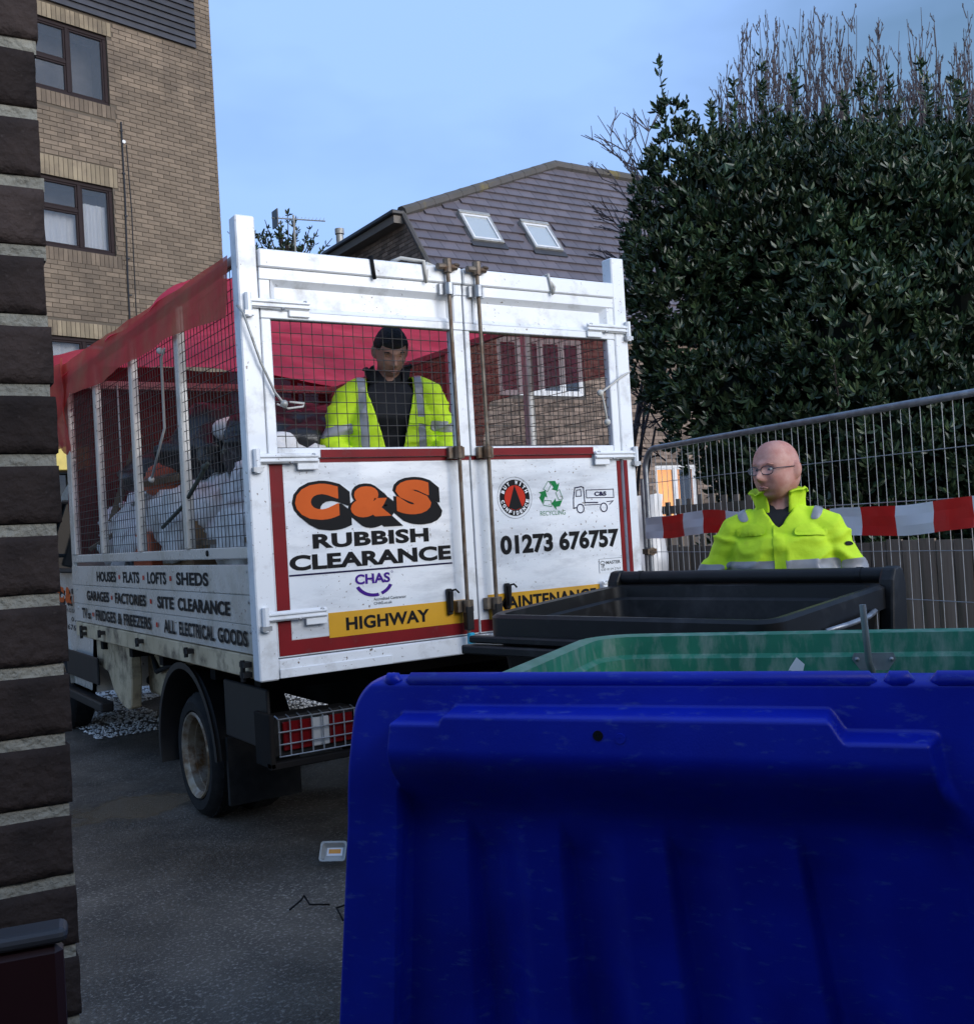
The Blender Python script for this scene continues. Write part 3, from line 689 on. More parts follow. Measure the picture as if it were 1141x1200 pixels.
# --- tailgates
def tailgate(x0, x1, m0, m1):
    root = bx(x0, x1, -.012, .012, .955, 1.83).build('tailgate', 'white_paint', tk, bevel=.003)
    p = MB()
    p.box(x0, m0, -.028, .014, 1.831, 2.45); p.box(m1, x1, -.028, .014, 1.831, 2.45)       # stiles
    p.box(m0, m1, -.026, .014, 1.831, 1.877)
    p.build('gate_frame', 'white_paint', root, bevel=.004)
    q = MB(); q.box(x0, x1, -.045, .02, 2.675, 2.756); q.build('gate_cap', 'white_paint', root, bevel=.006)
    t = MB(); t.box(x0, x1, -.030, .012, 2.451, 2.487); t.box(x0, x1, -.034, .012, 2.622, 2.674); t.box(x0, x0+.05, -.03, .012, 2.487, 2.622); t.box(x1-.05, x1, -.03, .012, 2.487, 2.622)
    t.box(x0+.05, x1-.05, -.004, .01, 2.487, 2.622)
    a0, a1 = x0+.05, x1-.05                      # sloping press edges round the recessed panel
    t.add([(a0, -.03, 2.487), (a1, -.03, 2.487), (a1-.03, -.004, 2.512), (a0+.03, -.004, 2.512), (a0, -.034, 2.622), (a1, -.034, 2.622), (a1-.03, -.004, 2.597), (a0+.03, -.004, 2.597)],
          [(0, 1, 2, 3), (4, 7, 6, 5), (0, 3, 7, 4), (1, 5, 6, 2)])
    t.build('gate_beam', 'white_paint', root, bevel=.003)
    return root
GL = tailgate(.072, 1.116, .118, 1.042); GR = tailgate(1.124, W_-.089, 1.152, 2.03)
for g_, a0, a1 in ((GL, .118, 1.042), (GR, 1.152, 2.03)):
    mb = MB(); n = int(round((a1-a0)/.05))
    for i in range(n+1): a = a0+(a1-a0)*i/n; mb.tube([(a, 0, 1.86), (a+rngt.uniform(-.003, .003), .002, 2.15), (a, 0, 2.46)], .002, 4, cap=False)
    for i in range(12): b_ = 1.88+.0515*i; mb.tube([(a0-.01, -.004, b_), ((a0+a1)/2, -.005, b_+rngt.uniform(-.004, .004)), (a1+.01, -.004, b_)], .002, 4, cap=False)
    tag(mb.build('wire_mesh', 'wire', g_), kind='stuff')
rl = rear(-.012)
def plate(name, x0, x1, z0, z1, m_, par, d=.003): return bx(x0, x1, -.012-d, -.0115, z0, z1).build(name, m_, par)
SL = plate('sign_panel', .14, .995, 1.03, 1.806, 'white_panel', GL, .0025); SRp = plate('sign_panel', 1.215, 2.050, 1.03, 1.806, 'white_panel', GR, .0025)
for a in ((.078, .138, .962, 1.806), (.078, 1.112, .962, 1.027)): plate('red_tape', *a, 'red_tape', GL, .003 if a[1] < .2 else .0035)
plate('red_tape', .32, 1.114, 1.812, 1.868-.038, 'red_tape', GL, .004); bx(.32, 1.04, -.031, -.0285, 1.832, 1.868).build('red_tape', 'red_tape', GL)
plate('red_tape', 1.127, 1.885, 1.812, 1.83, 'red_tape', GR, .004); bx(1.154, 1.885, -.031, -.0285, 1.832, 1.868).build('red_tape', 'red_tape', GR)
plate('red_tape', 2.053, 2.079, .962, 1.795, 'red_tape', GR); plate('red_tape', 1.128, 2.05, .962, 1.02, 'red_tape', GR, .0035)
bx(W_-.083, W_-.058, -.0335, -.0305, 1.15, 1.795).build('red_tape', 'red_tape', tk)
# lettering
f3 = rear(-.012)
def tx(name, par, m_, items):
    mb = MB()
    for it in items: text_into(mb, it[0], f3, *it[1:5], *(it[5:] or (.0042,)))
    return mb.build(name, m_, par)
YL = plate('yellow_strip', .318, 1.056, 1.018, 1.13, 'yellow_decal', SL, .0045)
YR = plate('yellow_strip', 1.178, 1.884, 1.018, 1.14, 'yellow_decal', SRp, .0045)
tx('lettering', SL, 'black_ink', [('RUBBISH', .262, .86, 1.423, 1.490, .0042, .045, 1.05), ('CLEARANCE', .146, .978, 1.330, 1.400, .0042, .045, 1.03)])
u_ = MB(); line_into(u_, [(.146, 1.311), (.978, 1.312)], .008, f3, .0042); u_.build('underline', 'navy_ink', SL)
lt = MB()
LET = [('C', .180, .407, 1.543, 1.724), ('&', .450, .672, 1.545, 1.706), ('S', .686, .890, 1.548, 1.730)]
sh_ = MB(); 
for s, a0, a1, b0, b1 in LET:
    om = MB()
    for k, (p, q) in enumerate(((0, 0), (.003, 0), (-.003, 0))): text_into(om, s, f3, a0+.010+p, a1-.010+p, b0+.009+q, b1-.009+q, .0072+.00006*k, .078)
    om.build('letter', 'orange_ink', SL)
    for k in range(28): text_into(sh_, s, f3, a0-.003+.045*(k//2)/13+(.004 if k % 2 else -.004), a1+.003+.045*(k//2)/13+(.004 if k % 2 else -.004), b0-.005-.036*(k//2)/13, b1+.005-.036*(k//2)/13, .0042+.0001*k, .082)
sh_.build('letter_shadow', 'black_ink', SL)
tx('lettering', YL, 'black_ink', [('HIGHWAY', .402, .838, 1.043, 1.103, .006, .035, 1.05)])
tx('lettering', YR, 'black_ink', [('MAINTENANCE', 1.225, 1.857, 1.058, 1.122, .006, .035, 1.05)])
tx('lettering', SRp, 'black_ink', [('01273 676757', 1.268, 2.036, 1.330, 1.430, .0042, .045, 1.0)])
lg = MB(); text_into(lg, 'CHAS', f3, .460, .640, 1.246, 1.293, .0042, .035); ring_into(lg, .556, 1.268, .068, .083, f3, .0042, 0, 205, 283, 14, 1.25); ring_into(lg, .556, 1.268, .068, .083, f3, .0042, 0, 292, 335, 10, 1.25)
ring_into(lg, .652, 1.294, .0035, .005, f3, .0042, n=10); lg.build('logo', 'purple_ink', SL)
tx('small_print', SL, 'grey_ink', [('Accredited Contractor', .549, .72, 1.166, 1.180, .0042, .01), ('CHAS.co.uk', .549, .643, 1.147, 1.160, .0042, .01)])
# approval badge
bd = MB(); ring_into(bd, 1.372, 1.616, 0.0005, .092, f3, .0042); ring_into(bd, 1.372, 1.616, .104, .1055, f3, .0042, n=60)
for s, mid, r_, sgn in (('BUY WITH', 90, .074, -1), ('CONFIDENCE', 270, .077, 1)):
    pass
bd.build('badge', 'black_ink', SRp)
rc = MB(); ring_into(rc, 1.372, 1.616, .0005, .063, f3, .0052); rc.build('badge_disc', 'red_ink', SRp)
tri = MB(); poly_into(tri, [(1.372, 1.680), (1.330, 1.566), (1.372, 1.553), (1.414, 1.566)], f3, .0060); tri.build('badge_arrow', 'black_ink', SRp)
bt = MB()
def arc(s, cx, cz, r_, mid, step, inside, h):
    n = len(s)
    for i, c in enumerate(s):
        if c == ' ': continue
        t = mid + (step*((n-1)/2-i) if not inside else -step*((n-1)/2-i))
        vs, fs = textmesh(c, .05); wd = h*.8 if c != 'I' else h*.3
        ca, sa = math.cos(R(t)), math.sin(R(t)); ux, uz = (sa, -ca) if not inside else (-sa, ca); vx, vz = (ca, sa) if not inside else (-ca, -sa)
        bt.add([f3(cx+ca*r_+ux*(a-.5)*wd+vx*(q-.5)*h, cz+sa*r_+uz*(a-.5)*wd+vz*(q-.5)*h, .0056) for a, q in vs], fs)
arc('BUY WITH', 1.372, 1.616, .0775, 90, 19, False, .02); arc('CONFIDENCE', 1.372, 1.616, .0775, 270, 17, True, .02)
bt.build('badge_lettering', 'white_ink', SRp)
# recycling mark
rg, rw = MB(), MB(); cx, cz = 1.603, 1.622
def rot2(p, t): return (cx+p[0]*math.cos(t)-p[1]*math.sin(t), cz+p[0]*math.sin(t)+p[1]*math.cos(t))
for k in range(3):
    t = -k*2*math.pi/3
    gpts = [(-.008, .073), (.028, .073), (.040, .053), (.055, .062), (.040, .020), (.003, .030), (.016, .039), (.004, .055)]
    wpts = [(-.018, .072), (-.050, .032), (-.024, .018), (.000, .052), (-.010, .070)]
    poly_into(rg, [rot2(p, t) for p in gpts], f3, .0042)
    line_into(rg, [rot2(p, t) for p in wpts+wpts[:1]], .0028, f3, .0042)
text_into(rg, 'RECYCLING', f3, 1.525, 1.686, 1.518, 1.541, .0042, -.008)
rg.build('recycling_mark', 'green_ink', SRp)
ti = MB(); w2 = .006
line_into(ti, [(1.742, 1.548), (1.745, 1.60), (1.757, 1.655), (1.80, 1.660), (1.815, 1.655), (1.818, 1.575), (1.905, 1.573)], w2, f3, .0042)
line_into(ti, [(1.762, 1.61), (1.768, 1.642), (1.796, 1.645), (1.797, 1.61), (1.762, 1.61)], w2*.7, f3, .0042)
line_into(ti, [(1.832, 1.600), (1.832, 1.641), (2.018, 1.641), (2.018, 1.596), (1.832, 1.600)], w2*.7, f3, .0042)
line_into(ti, [(1.742, 1.548), (1.760, 1.550)], w2, f3, .0042); line_into(ti, [(1.815, 1.562), (1.92, 1.562)], w2*.7, f3, .0042); line_into(ti, [(1.968, 1.575), (2.012, 1.578), (1.985, 1.56)], w2*.7, f3, .0042)
for x in (1.787, 1.945): ring_into(ti, x, 1.545, .020, .026, f3, .0042, n=24)
text_into(ti, 'C&S', f3, 1.885, 1.968, 1.607, 1.631, .0042, .05); ti.build('lorry_drawing', 'navy_ink', SRp)
ms = plate('maker_plate', 1.889, 2.046, 1.196, 1.27, 'white_panel', SRp, .0048)
mk = MB(); text_into(mk, 'MASTER', f3, 1.935, 2.035, 1.240, 1.258, .0055, .03); text_into(mk, 'TIP', f3, 1.898, 1.926, 1.222, 1.245, .0055, .03); ring_into(mk, 1.912, 1.24, .016, .02, f3, .0055, 0, 20, 160, 12); text_into(mk, '020 8129 2767', f3, 1.90, 2.035, 1.207, 1.219, .0055, .0)
line_into(mk, [(1.889, 1.196), (1.889, 1.27), (2.046, 1.27)], .0018, f3, .0055); mk.build('lettering', 'grey_ink', ms)
# --- hinges
def hinge(x0, x1, z, post, m_='white_paint'):
    s = 1 if x1 > x0 else -1
    h = MB(); a, b_ = min(x0, x1), max(x0, x1)
    h.box(a, b_, -.046, -.034, z-.014, z+.030)
    e0, e1 = (b_-.10, b_) if s > 0 else (a, a+.10)
    h.box(e0, e1, -.044, -.034, z-.044, z-.0145)
    root = h.build('hinge', m_, tk, bevel=.003)
    MB().box(a, b_, -.056, -.0465, z+.012, z+.022).build('hinge_rib', m_, root, bevel=.002); MB().box(a, b_, -.056, -.0465, z-.008, z+.001).build('hinge_rib', m_, root, bevel=.002)
    MB().tube([(x0, -.045, z-.055), (x0, -.045, z+.05)], .016, 8).build('knuckle', m_, root, smooth=40)
    MB().box(x0-.022, x0+.022, -.06, -.031, z-.05, z-.03).build('bracket', 'steel_galv', root)
    for q in (.55, .92): MB().revolve([(-.056, .001), (-.053, .008), (-.045, .009)], (x0+(x1-x0)*q, 0, z+.022 if q > .9 else z-.012), 'Y', 8).build('bolt', 'steel_galv', root)
for z in (2.505, 1.822, 1.132): hinge(.012, .30, z, 0); hinge(W_-.005, 1.885, z-.006, 1)
# --- locking rods
for i, x in enumerate((1.022, 1.19)):
    rd = MB().tube([(x, -.068, .93), (x+.002, -.072, 1.8), (x, -.068, 2.76)], .0098, 10).build('locking_rod', 'steel_rust', tk, smooth=40)
    for z in (2.64, 1.845, 1.10):
        c = MB(); c.box(x-.045, x+.045, -.055, -.031 if z > 1.83 else -.0165, z-.028, z+.028); c.tube([(x, -.068, z-.03), (x, -.068, z+.03)], .023, 8)
        k = c.build('rod_bracket', 'steel_galv' if z > 2 else 'steel_rust', rd, bevel=.002)
    c = MB(); c.tube([(x-.06, -.075, 2.745), (x+.055, -.06, 2.752)], .016, 8); c.tube([(x, -.068, 2.72), (x, -.068, 2.785)], .022, 8); c.ell((x+.05, -.065, 2.76), (.022, .02, .012), 8, 6)
    c.build('cam', 'steel_rust', rd, smooth=40)
    hx = x-.075 if i == 0 else x+.095
    c = MB(); c.box(hx-.013, hx+.013, -.04, -.0165, 1.065, 1.19); c.tube([(hx, -.045, 1.08), (hx, -.05, 1.18)], .011, 8); c.build('handle_catch', 'black_plastic', tk, bevel=.004)
    c = MB(); c.tube([(hx, -.05, 1.18), (hx+.02, -.06, 1.185), (hx+.04, -.055, 1.168)], .005, 6); c.build('handle', 'black_ink', tk)
    c = MB(); c.box(x-.018, x+.022, -.09, -.05, .985, 1.10); c.build('lower_catch', 'black_plastic', tk, bevel=.004)
tag(MB().box(1.012, 1.042, -.092, -.062, .905, .972).build('handle_grip', 'cyan', tk, bevel=.004), 'bright blue grip at the foot of the locking rod')
# --- tail lamps in wire guards
for x0, lab in ((.085, 1), (W_-.47, 0)):
    h = MB(); h.box(x0-.02, x0+.385, .11, .24, .50, .68); hs = h.build('tail_lamp', 'black_plastic', tk, bevel=.006)
    for a, b_, m_ in ((.03, .17, 'lens_red'), (.172, .255, 'lens_clear'), (.257, .375, 'lens_red')): bx(x0+a, x0+b_, .092, .112, .525, .655).build('lens', m_, hs, bevel=.004)
    rb = MB()
    for k in range(8): rb.tube([(x0+.005+k*.053, .075, .505), (x0+.005+k*.053, .075, .675)], .0035, 4)
    for z in (.507, .56, .615, .673): rb.tube([(x0, .072, z), (x0+.38, .072, z)], .0035, 4)
    for k in range(8): rb.tube([(x0+.005+k*.053, .075, .673), (x0+.005+k*.053, .12, .683)], .004, 4)
    rb.build('lamp_guard', 'steel_galv', hs)
    b2 = MB(); b2.box(x0-.045, x0-.022, .06, .25, .46, .70); b2.box(x0-.045, x0+.40, .06, .11, .455, .485); b2.build('lamp_bracket', 'chassis', hs, bevel=.004)
MB().box(.5, 1.67, .14, .22, .45, .62).build('rear_bar', 'chassis', tk, bevel=.01)
pl_ = MB(); pl_.box(.85, 1.33, .12, .14, .48, .60); pl_.build('plate_holder', 'black_plastic', tk)
# --- wheels
def wheel(x, y, sgn, twin=True, Rr=.335):
    for q, off in enumerate((0, .22) if twin else (0,)):
        xo = x+sgn*off
        t = MB(); prof = [(0.03, .225), (.0, .245), (-.004, .29), (.02, .322), (.05, Rr), (.15, Rr), (.18, .322), (.2, .29), (.195, .245), (.17, .225)]
        t.revolve([(xo+sgn*a, r_) for a, r_ in prof], (0, y, Rr-.005), 'X', 40); ty = t.build('wheel', 'rubber', tk, smooth=35)
        tr = MB()
        for k in range(36):
            for a in (.055, .088, .121):
                T = Matrix.Translation((xo+sgn*a, y, Rr-.005)) @ Matrix.Rotation(2*math.pi*(k+.3*(a > .1))/36, 4, 'X')
                tr.box(-.012, .012, -.021, .021, Rr-.006, Rr+.0035, M=T)
        tr.build('tread', 'rubber', ty)
        if q == 0:
            rm = MB(); rm.revolve([(xo+sgn*a, r_) for a, r_ in ((.004, .234), (-.005, .228), (-.003, .220), (.012, .208), (.022, .198), (.058, .194), (.060, .186), (.10, .184), (.15, .176))], (0, y, Rr-.005), 'X', 40)
            r0 = rm.build('rim', 'wheel_steel', ty, smooth=30)
            dm = MB(); dm.revolve([(xo+sgn*a, r_) for a, r_ in ((.15, .1765), (.176, .16), (.182, .12), (.15, .105), (.145, .06), (.09, .055), (.085, .001))], (0, y, Rr-.005), 'X', 40)
            dm.build('hub', 'hub_rust', r0, smooth=30)
            for k in range(6):
                t_ = k*math.pi/3; MB().tube([(xo+sgn*.15, y+.082*math.cos(t_), Rr+.082*math.sin(t_)), (xo+sgn*.12, y+.082*math.cos(t_), Rr+.082*math.sin(t_))], .012, 6).build('wheel_nut', 'steel_rust', r0)
wheel(.085, 1.32, 1); wheel(W_-.085, 1.32, -1); wheel(.12, 5.05, 1, False); wheel(W_-.12, 5.05, -1, False)
for x0, x1 in ((.03, .46), (W_-.46, W_-.03)):
    rings = []
    for k in range(25):
        t = R(-12+ (186)*k/24); y, z = 1.30-.50*math.cos(math.pi-t), .33+.49*math.sin(t)
        y = 1.30+.50*math.cos(t); rings.append((y, z))
    a = MB(); prof = [(x0, .025), (x0+.015, 0), (x0+.03, .012), (x0+.05, 0), (x1, 0), (x1, -.012), (x0+.02, -.016), (x0, -.01)]
    rr = []
    for k, (y, z) in enumerate(rings):
        d = V((0, y-1.30, z-.33)).normalized(); rr.append([V((px, y, z))+d*pr for px, pr in prof])
    a.loft(rr); a.build('mudguard', 'black_plastic', tk, smooth=35)
    bx(x0+.05, x1, .76, .79, .16, .5).build('mudflap', 'rubber', tk)
    bx(x0+.04, x0+.06, .16, .74, .52, .80).build('side_plate', 'black_plastic', tk, bevel=.006)
# --- cab with its skirt
sk = MB(); sk.prism([(2.78, .95), (2.78, .62), (2.83, .41), (2.92, .39), (3.06, .40), (3.28, .48), (3.42, .60), (3.75, .64), (3.75, .95)], lambda a, b_, d: V((d, a, b_)), .13, .2)
sk.build('skirt_panel', 'beige_dirty', tk, bevel=.008)
cb_poly = [(3.83, .42), (3.83, 1.9), (3.9, 2.02), (4.9, 2.05), (5.1, 1.98), (5.75, 1.38), (6.25, 1.15), (6.4, .95), (6.42, .42), (5.5, .42), (5.45, .62), (5.25, .76), (5.05, .8), (4.85, .76), (4.65, .62), (4.6, .42)]
cab_rings = []
for x, ins in ((.13, .06), (.10, 0), (.105, 0), (W_-.105, 0), (W_-.10, 0), (W_-.13, .06)):
    cab_rings.append([V((x + (max(0, z-1.3)*.16)*(1 if x < 1 else -1), y, z-(ins if z > 1.9 else 0))) for y, z in cb_poly])
cbm = MB(); cbm.loft([cab_rings[0], cab_rings[1], cab_rings[4], cab_rings[5]]); CB = cbm.build('cab', 'side_paint', tk)
def cabx(z): return .094+max(0, z-1.3)*.16
for s in (0, 1):
    mir = (lambda x: x) if s == 0 else (lambda x: W_-x)
    g_ = MB(); pts = [(4.02, 1.33), (4.02, 1.86), (4.95, 1.9), (5.45, 1.42), (5.1, 1.33)]
    g_.add([(mir(cabx(z)), y, z) for y, z in pts], [tuple(range(5))]); wn = g_.build('side_window', 'glass_dark', CB)
    fr = MB(); fr.tube([(mir(cabx(z)-.004), y, z) for y, z in pts+pts[:1]], .02, 6); fr.build('window_seal', 'black_plastic', wn)
    bx(min(mir(.082), mir(.1)), max(mir(.082), mir(.1)), 3.55, 4.62, .50, .70).build('side_moulding', 'black_plastic', CB, bevel=.008)
    bx(min(mir(.05), mir(.14)), max(mir(.05), mir(.14)), 3.35, 4.6, .33, .40).build('step', 'black_plastic', CB, bevel=.012, seg=2)
    bx(min(mir(.08), mir(.1)), max(mir(.08), mir(.1)), 4.15, 4.3, 1.15, 1.19).build('door_handle', 'black_plastic', CB, bevel=.006)
    m_ = MB(); m_.box(min(mir(-.16), mir(.0)), max(mir(-.16), mir(.0)), 5.28, 5.36, 1.40, 1.72); m_.tube([(mir(.14), 5.3, 1.45), (mir(-.04), 5.32, 1.5)], .02, 6); m_.build('door_mirror', 'black_plastic', CB, bevel=.01)
ws = MB(); ws.add([(.30, 5.14, 1.955), (W_-.30, 5.14, 1.955), (W_-.2, 5.73, 1.412), (.2, 5.73, 1.412)], [(0, 1, 2, 3)]); ws.build('windscreen', 'glass_dark', CB)
for x in (.2, W_-.5): bx(x, x+.3, 6.38, 6.44, .85, 1.02).build('headlamp', 'lens_clear', CB, bevel=.02)
bx(.6, W_-.6, 6.40, 6.45, .55, .9).build('grille', 'black_plastic', CB); bx(.1, W_-.1, 6.36, 6.5, .36, .56).build('bumper', 'black_plastic', CB, bevel=.03)
fs_ = side(.094)
for s, a0, a1 in (('S', 4.02, 4.28), ('&', 4.34, 4.58), ('C', 4.62, 4.9)):
    vs, fs = textmesh(s, .085)
    MB().add([fs_(a1+(a0-a1)*p, 1.07+.13*q, .006) for p, q in vs], fs).build('letter', 'orange_ink', CB)
    MB().add([fs_(a1-.03+(a0-a1)*p, 1.05+.13*q, .003) for p, q in vs], fs).build('letter_shadow', 'black_ink', CB)
for s, a0, a1, z0, z1, o_ in (('RUBBISH CLEARANCE', 3.9, 4.9, 1.0, 1.03, .02), ('01273', 3.92, 4.4, .93, .965, .03), ('676757', 3.92, 4.55, .86, .905, .03)):
    vs, fs = textmesh(s, o_); MB().add([fs_(a1+(a0-a1)*p, z0+(z1-z0)*q, .003) for p, q in vs], fs).build('lettering', 'black_ink', CB)
# --- side lettering
f4 = side(-.0195)
sb_ = [o for o in tk.children if o.name.startswith('side_board')][:3]
def side_text(par, items, y1, y0, z0, z1, d=.001):
    """items: words with a relative start and end along the line, read from the front of the lorry to its rear"""
    mb = MB(); dots = MB()
    for s, p0, p1 in items:
        if s == '.':
            a = y1+(y0-y1)*(p0+p1)/2; poly_into(dots, [(a-.017, (z0+z1)/2-.013), (a+.017, (z0+z1)/2-.013), (a+.017, (z0+z1)/2+.013), (a-.017, (z0+z1)/2+.013)], f4, d)
        else:
            vs, fs = textmesh(s, .036, 1.03); a0, a1 = y1+(y0-y1)*p0, y1+(y0-y1)*p1
            zz1 = z1 if s != 's' else z0+(z1-z0)*.6
            MB().add([f4(a0+(a1-a0)*p, z0+(zz1-z0)*q, d) for p, q in vs], fs).build('lettering', 'black_ink', par)
    dots.build('lettering_dot', 'red_ink', par)
side_text(sb_[2], [('HOUSES', 0, .225), ('.', .25, .27), ('FLATS', .30, .46), ('.', .49, .51), ('LOFTS', .535, .695), ('.', .72, .74), ('SHEDS', .775, 1)], 2.95, .61, 1.268, 1.336)
side_text(sb_[1], [('GARAGES', 0, .215), ('.', .23, .25), ('FACTORIES', .27, .515), ('.', .54, .56), ('SITE', .595, .70), ('CLEARANCE', .725, 1)], 3.28, .32, 1.135, 1.203)
side_text(sb_[0], [('TV', 0, .05), ('s', .056, .08), ('.', .095, .11), ('FRIDGES', .125, .29), ('&', .305, .335), ('FREEZERS', .35, .535), ('.', .56, .58), ('ALL', .61, .675), ('ELECTRICAL', .695, .865), ('GOODS', .88, 1)], 3.46, .11, 1.005, 1.078)

# ================================================================== TARPAULIN, ROPES, LOAD
def cloth(nu, nv, fn, amp=.02, sc=3, seed=0):
    mb = MB(); vs = []
    for j in range(nv+1):
        for i in range(nu+1):
            p = V(fn(i/nu, j/nv)); vs.append(p + noise.noise_vector(p*sc+V((seed, 0, 0)))*amp)
    mb.add(vs, [(j*(nu+1)+i, j*(nu+1)+i+1, (j+1)*(nu+1)+i+1, (j+1)*(nu+1)+i) for j in range(nv) for i in range(nu)])
    return mb
MATS['net'].node_tree.nodes['Principled BSDF'].inputs['Alpha'].default_value = .62
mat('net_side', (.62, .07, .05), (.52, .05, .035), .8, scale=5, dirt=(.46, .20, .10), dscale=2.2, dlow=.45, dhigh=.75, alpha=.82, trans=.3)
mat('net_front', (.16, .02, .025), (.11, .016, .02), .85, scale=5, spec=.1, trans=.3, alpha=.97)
tp = thing('tarpaulin', 'red tarpaulin and netting thrown over the top of the lorry cage', 'tarpaulin', (1.08, 2.2, 2.6))
def tt(u): return 2.765 + .16*math.sin(math.pi*u) + .02*math.sin(5*u)
cloth(26, 40, lambda u, v: (-.03+u*(W_+.06), .62+v*3.3, tt(u)*(1-.0*v)-.10*max(0, 1-v*2.2)*math.sin(math.pi*u)+.04*math.sin(v*9+u*3)*math.sin(math.pi*u)), .035, 2.4).build('top_sheet', 'tarp', tp, smooth=True)
def lowz(y): return 2.462+.04*y+.03*math.sin(y*1.7) if y < 3.3 else 2.60-.3*(y-3.3)
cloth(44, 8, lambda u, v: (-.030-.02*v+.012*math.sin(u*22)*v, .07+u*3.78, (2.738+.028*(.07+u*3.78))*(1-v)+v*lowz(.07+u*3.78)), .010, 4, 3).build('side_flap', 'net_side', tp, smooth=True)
cloth(14, 18, lambda u, v: (-.045-.03*math.sin(v*4)+.02*math.sin(u*9), 3.50+u*.48, 2.86-v*(.62+.05*math.sin(u*6))), .035, 5, 7).build('corner_fold', 'net_side', tp, smooth=True)
cloth(20, 10, lambda u, v: (-.05+u*.9, 3.96+.06*math.sin(u*7)+.04*v, 2.95-.35*v+.08*math.sin(u*5)), .05, 4, 9).build('front_fold', 'tarp', tp, smooth=True)
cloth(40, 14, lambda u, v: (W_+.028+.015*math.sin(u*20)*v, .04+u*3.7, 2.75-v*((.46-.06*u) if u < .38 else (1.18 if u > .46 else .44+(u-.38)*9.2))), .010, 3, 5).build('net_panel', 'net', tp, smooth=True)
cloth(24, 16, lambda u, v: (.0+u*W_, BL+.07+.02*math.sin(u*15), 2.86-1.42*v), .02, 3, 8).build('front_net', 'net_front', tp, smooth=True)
def rope(label, pts, r=.006, m_='rope', knots=()):
    mb = MB(); mb.tube(pts, r, 6)
    for k in knots: mb.ell(k, (.018, .018, .018), 8, 6)
    tag(recentre(mb.build('rope', m_, smooth=True)), label, 'rope', 'ropes tied to the lorry cage')
rope('dark cord running from the left rear post to the mesh of the left tailgate', [(-.03, -.02, 2.50), (-.02, -.065, 2.46), (.05, -.055, 2.25), (.11, -.05, 2.12), (.15, -.05, 2.07), (.16, -.05, 2.05)], .006, 'grey_alu', [(.15, -.05, 2.07)])
rope('pale rope loop knotted on the left tailgate mesh', [(.12, -.04, 2.07), (.17, -.045, 2.05), (.24, -.045, 2.06), (.25, -.04, 2.075), (.18, -.04, 2.08)], .005)
rope('pale rope tied from the right rear post down across the right mesh', [(2.18, -.02, 2.28), (2.10, -.055, 2.25), (1.95, -.05, 2.16), (1.97, -.045, 2.08), (1.985, -.04, 2.0)], .006, 'rope', [(1.94, -.05, 2.155), (1.985, -.04, 2.0)])
rope('black strap looped over the top of the left tailgate', [(.62, .05, 2.62), (.62, .03, 2.765), (.62, -.052, 2.765), (.63, -.054, 2.66)], .009, 'black_ink')
rope('pale rope bunched over the top of the left tailgate', [(.76, .02, 2.77), (.80, -.01, 2.785), (.86, -.03, 2.775), (.9, -.052, 2.768), (.905, -.055, 2.67), (.93, -.03, 2.765), (1.0, .01, 2.762)], .010)
rope('pale rope loop over the top of the right tailgate', [(1.63, .03, 2.76), (1.64, -.052, 2.765), (1.66, -.056, 2.66), (1.675, -.056, 2.7), (1.65, -.02, 2.768)], .007)
rope('rope hanging from the red side netting to the cage mesh', [(-.04, 1.05, 2.50), (-.03, 1.15, 2.47), (-.025, 1.18, 2.1), (-.02, 1.5, 1.85)], .007, 'rope', [(-.045, 1.12, 2.5), (-.02, 1.5, 1.85)])
rope('second rope hanging inside the cage nearer the cab', [(.02, 2.3, 2.5), (.03, 2.33, 2.1), (.03, 2.4, 1.75)], .007, 'rope', [(.03, 2.4, 1.75)])
rope('dark elastic cord stretched slantwise through the left cage mesh', [(-.01, .55, 1.86), (.0, 1.0, 1.68), (.005, 1.42, 1.58)], .011, 'rope_dark', [(-.01, .6, 1.845)])
def sack(name, label, c, r, m_, seed, cat='sack', amp=.12):
    mb = MB(); mb.ell((0, 0, 0), r, 44, 26)
    for i, p in enumerate(mb.v):
        n = noise.noise(p*4.2+V((seed*5, 0, 0)))*amp*1.3 + abs(noise.noise(p*9+V((0, seed*3, 0))))*amp*.9-abs(noise.noise(p*17+V((0, 0, seed))))*amp*.35
        p += p.normalized()*n
        if p.z < -r[2]*.72: p.z = -r[2]*.72
        q = p + V(c); q.x = min(max(q.x, .035+.02*abs(noise.noise(q*6))), W_-.04); q.y = max(q.y, .04); mb.v[i] = q
    return tag(recentre(mb.build(name, m_, smooth=True)), label, cat, 'bags heaped in the lorry')
sack('rubble_sack', 'big white sack pressed against the side mesh nearest the tailgate', (.38, .56, 1.54), (.34, .43, .34), 'sack_white', 1)
sack('rubble_sack', 'white sack in the middle of the load behind the cage posts', (.38, 1.55, 1.58), (.34, .55, .28), 'sack_white', 2)
sack('rubble_sack', 'dirty white sack behind the front half of the side mesh', (.36, 2.5, 1.60), (.32, .5, .27), 'sack_white', 3)
sack('rubble_sack', 'grey white sack at the cab end of the load', (.40, 3.2, 1.5), (.28, .33, .28), 'sack_white', 4)
sack('bin_bag', 'black bin bag on top of the load nearest the tailgate', (.62, .95, 1.96), (.40, .36, .20), 'sack_black', 5, 'bag')
sack('bin_bag', 'black bin bag heaped above the middle white sack', (.55, 1.75, 1.98), (.40, .48, .22), 'sack_black', 6, 'bag')
sack('bin_bag', 'black bin bag on top of the load towards the cab', (.55, 2.65, 1.94), (.38, .45, .2), 'sack_black', 7, 'bag')
sack('bin_bag', 'black bin bag lying low at the cab end', (.4, 3.1, 1.18), (.33, .45, .22), 'sack_black', 8, 'bag')
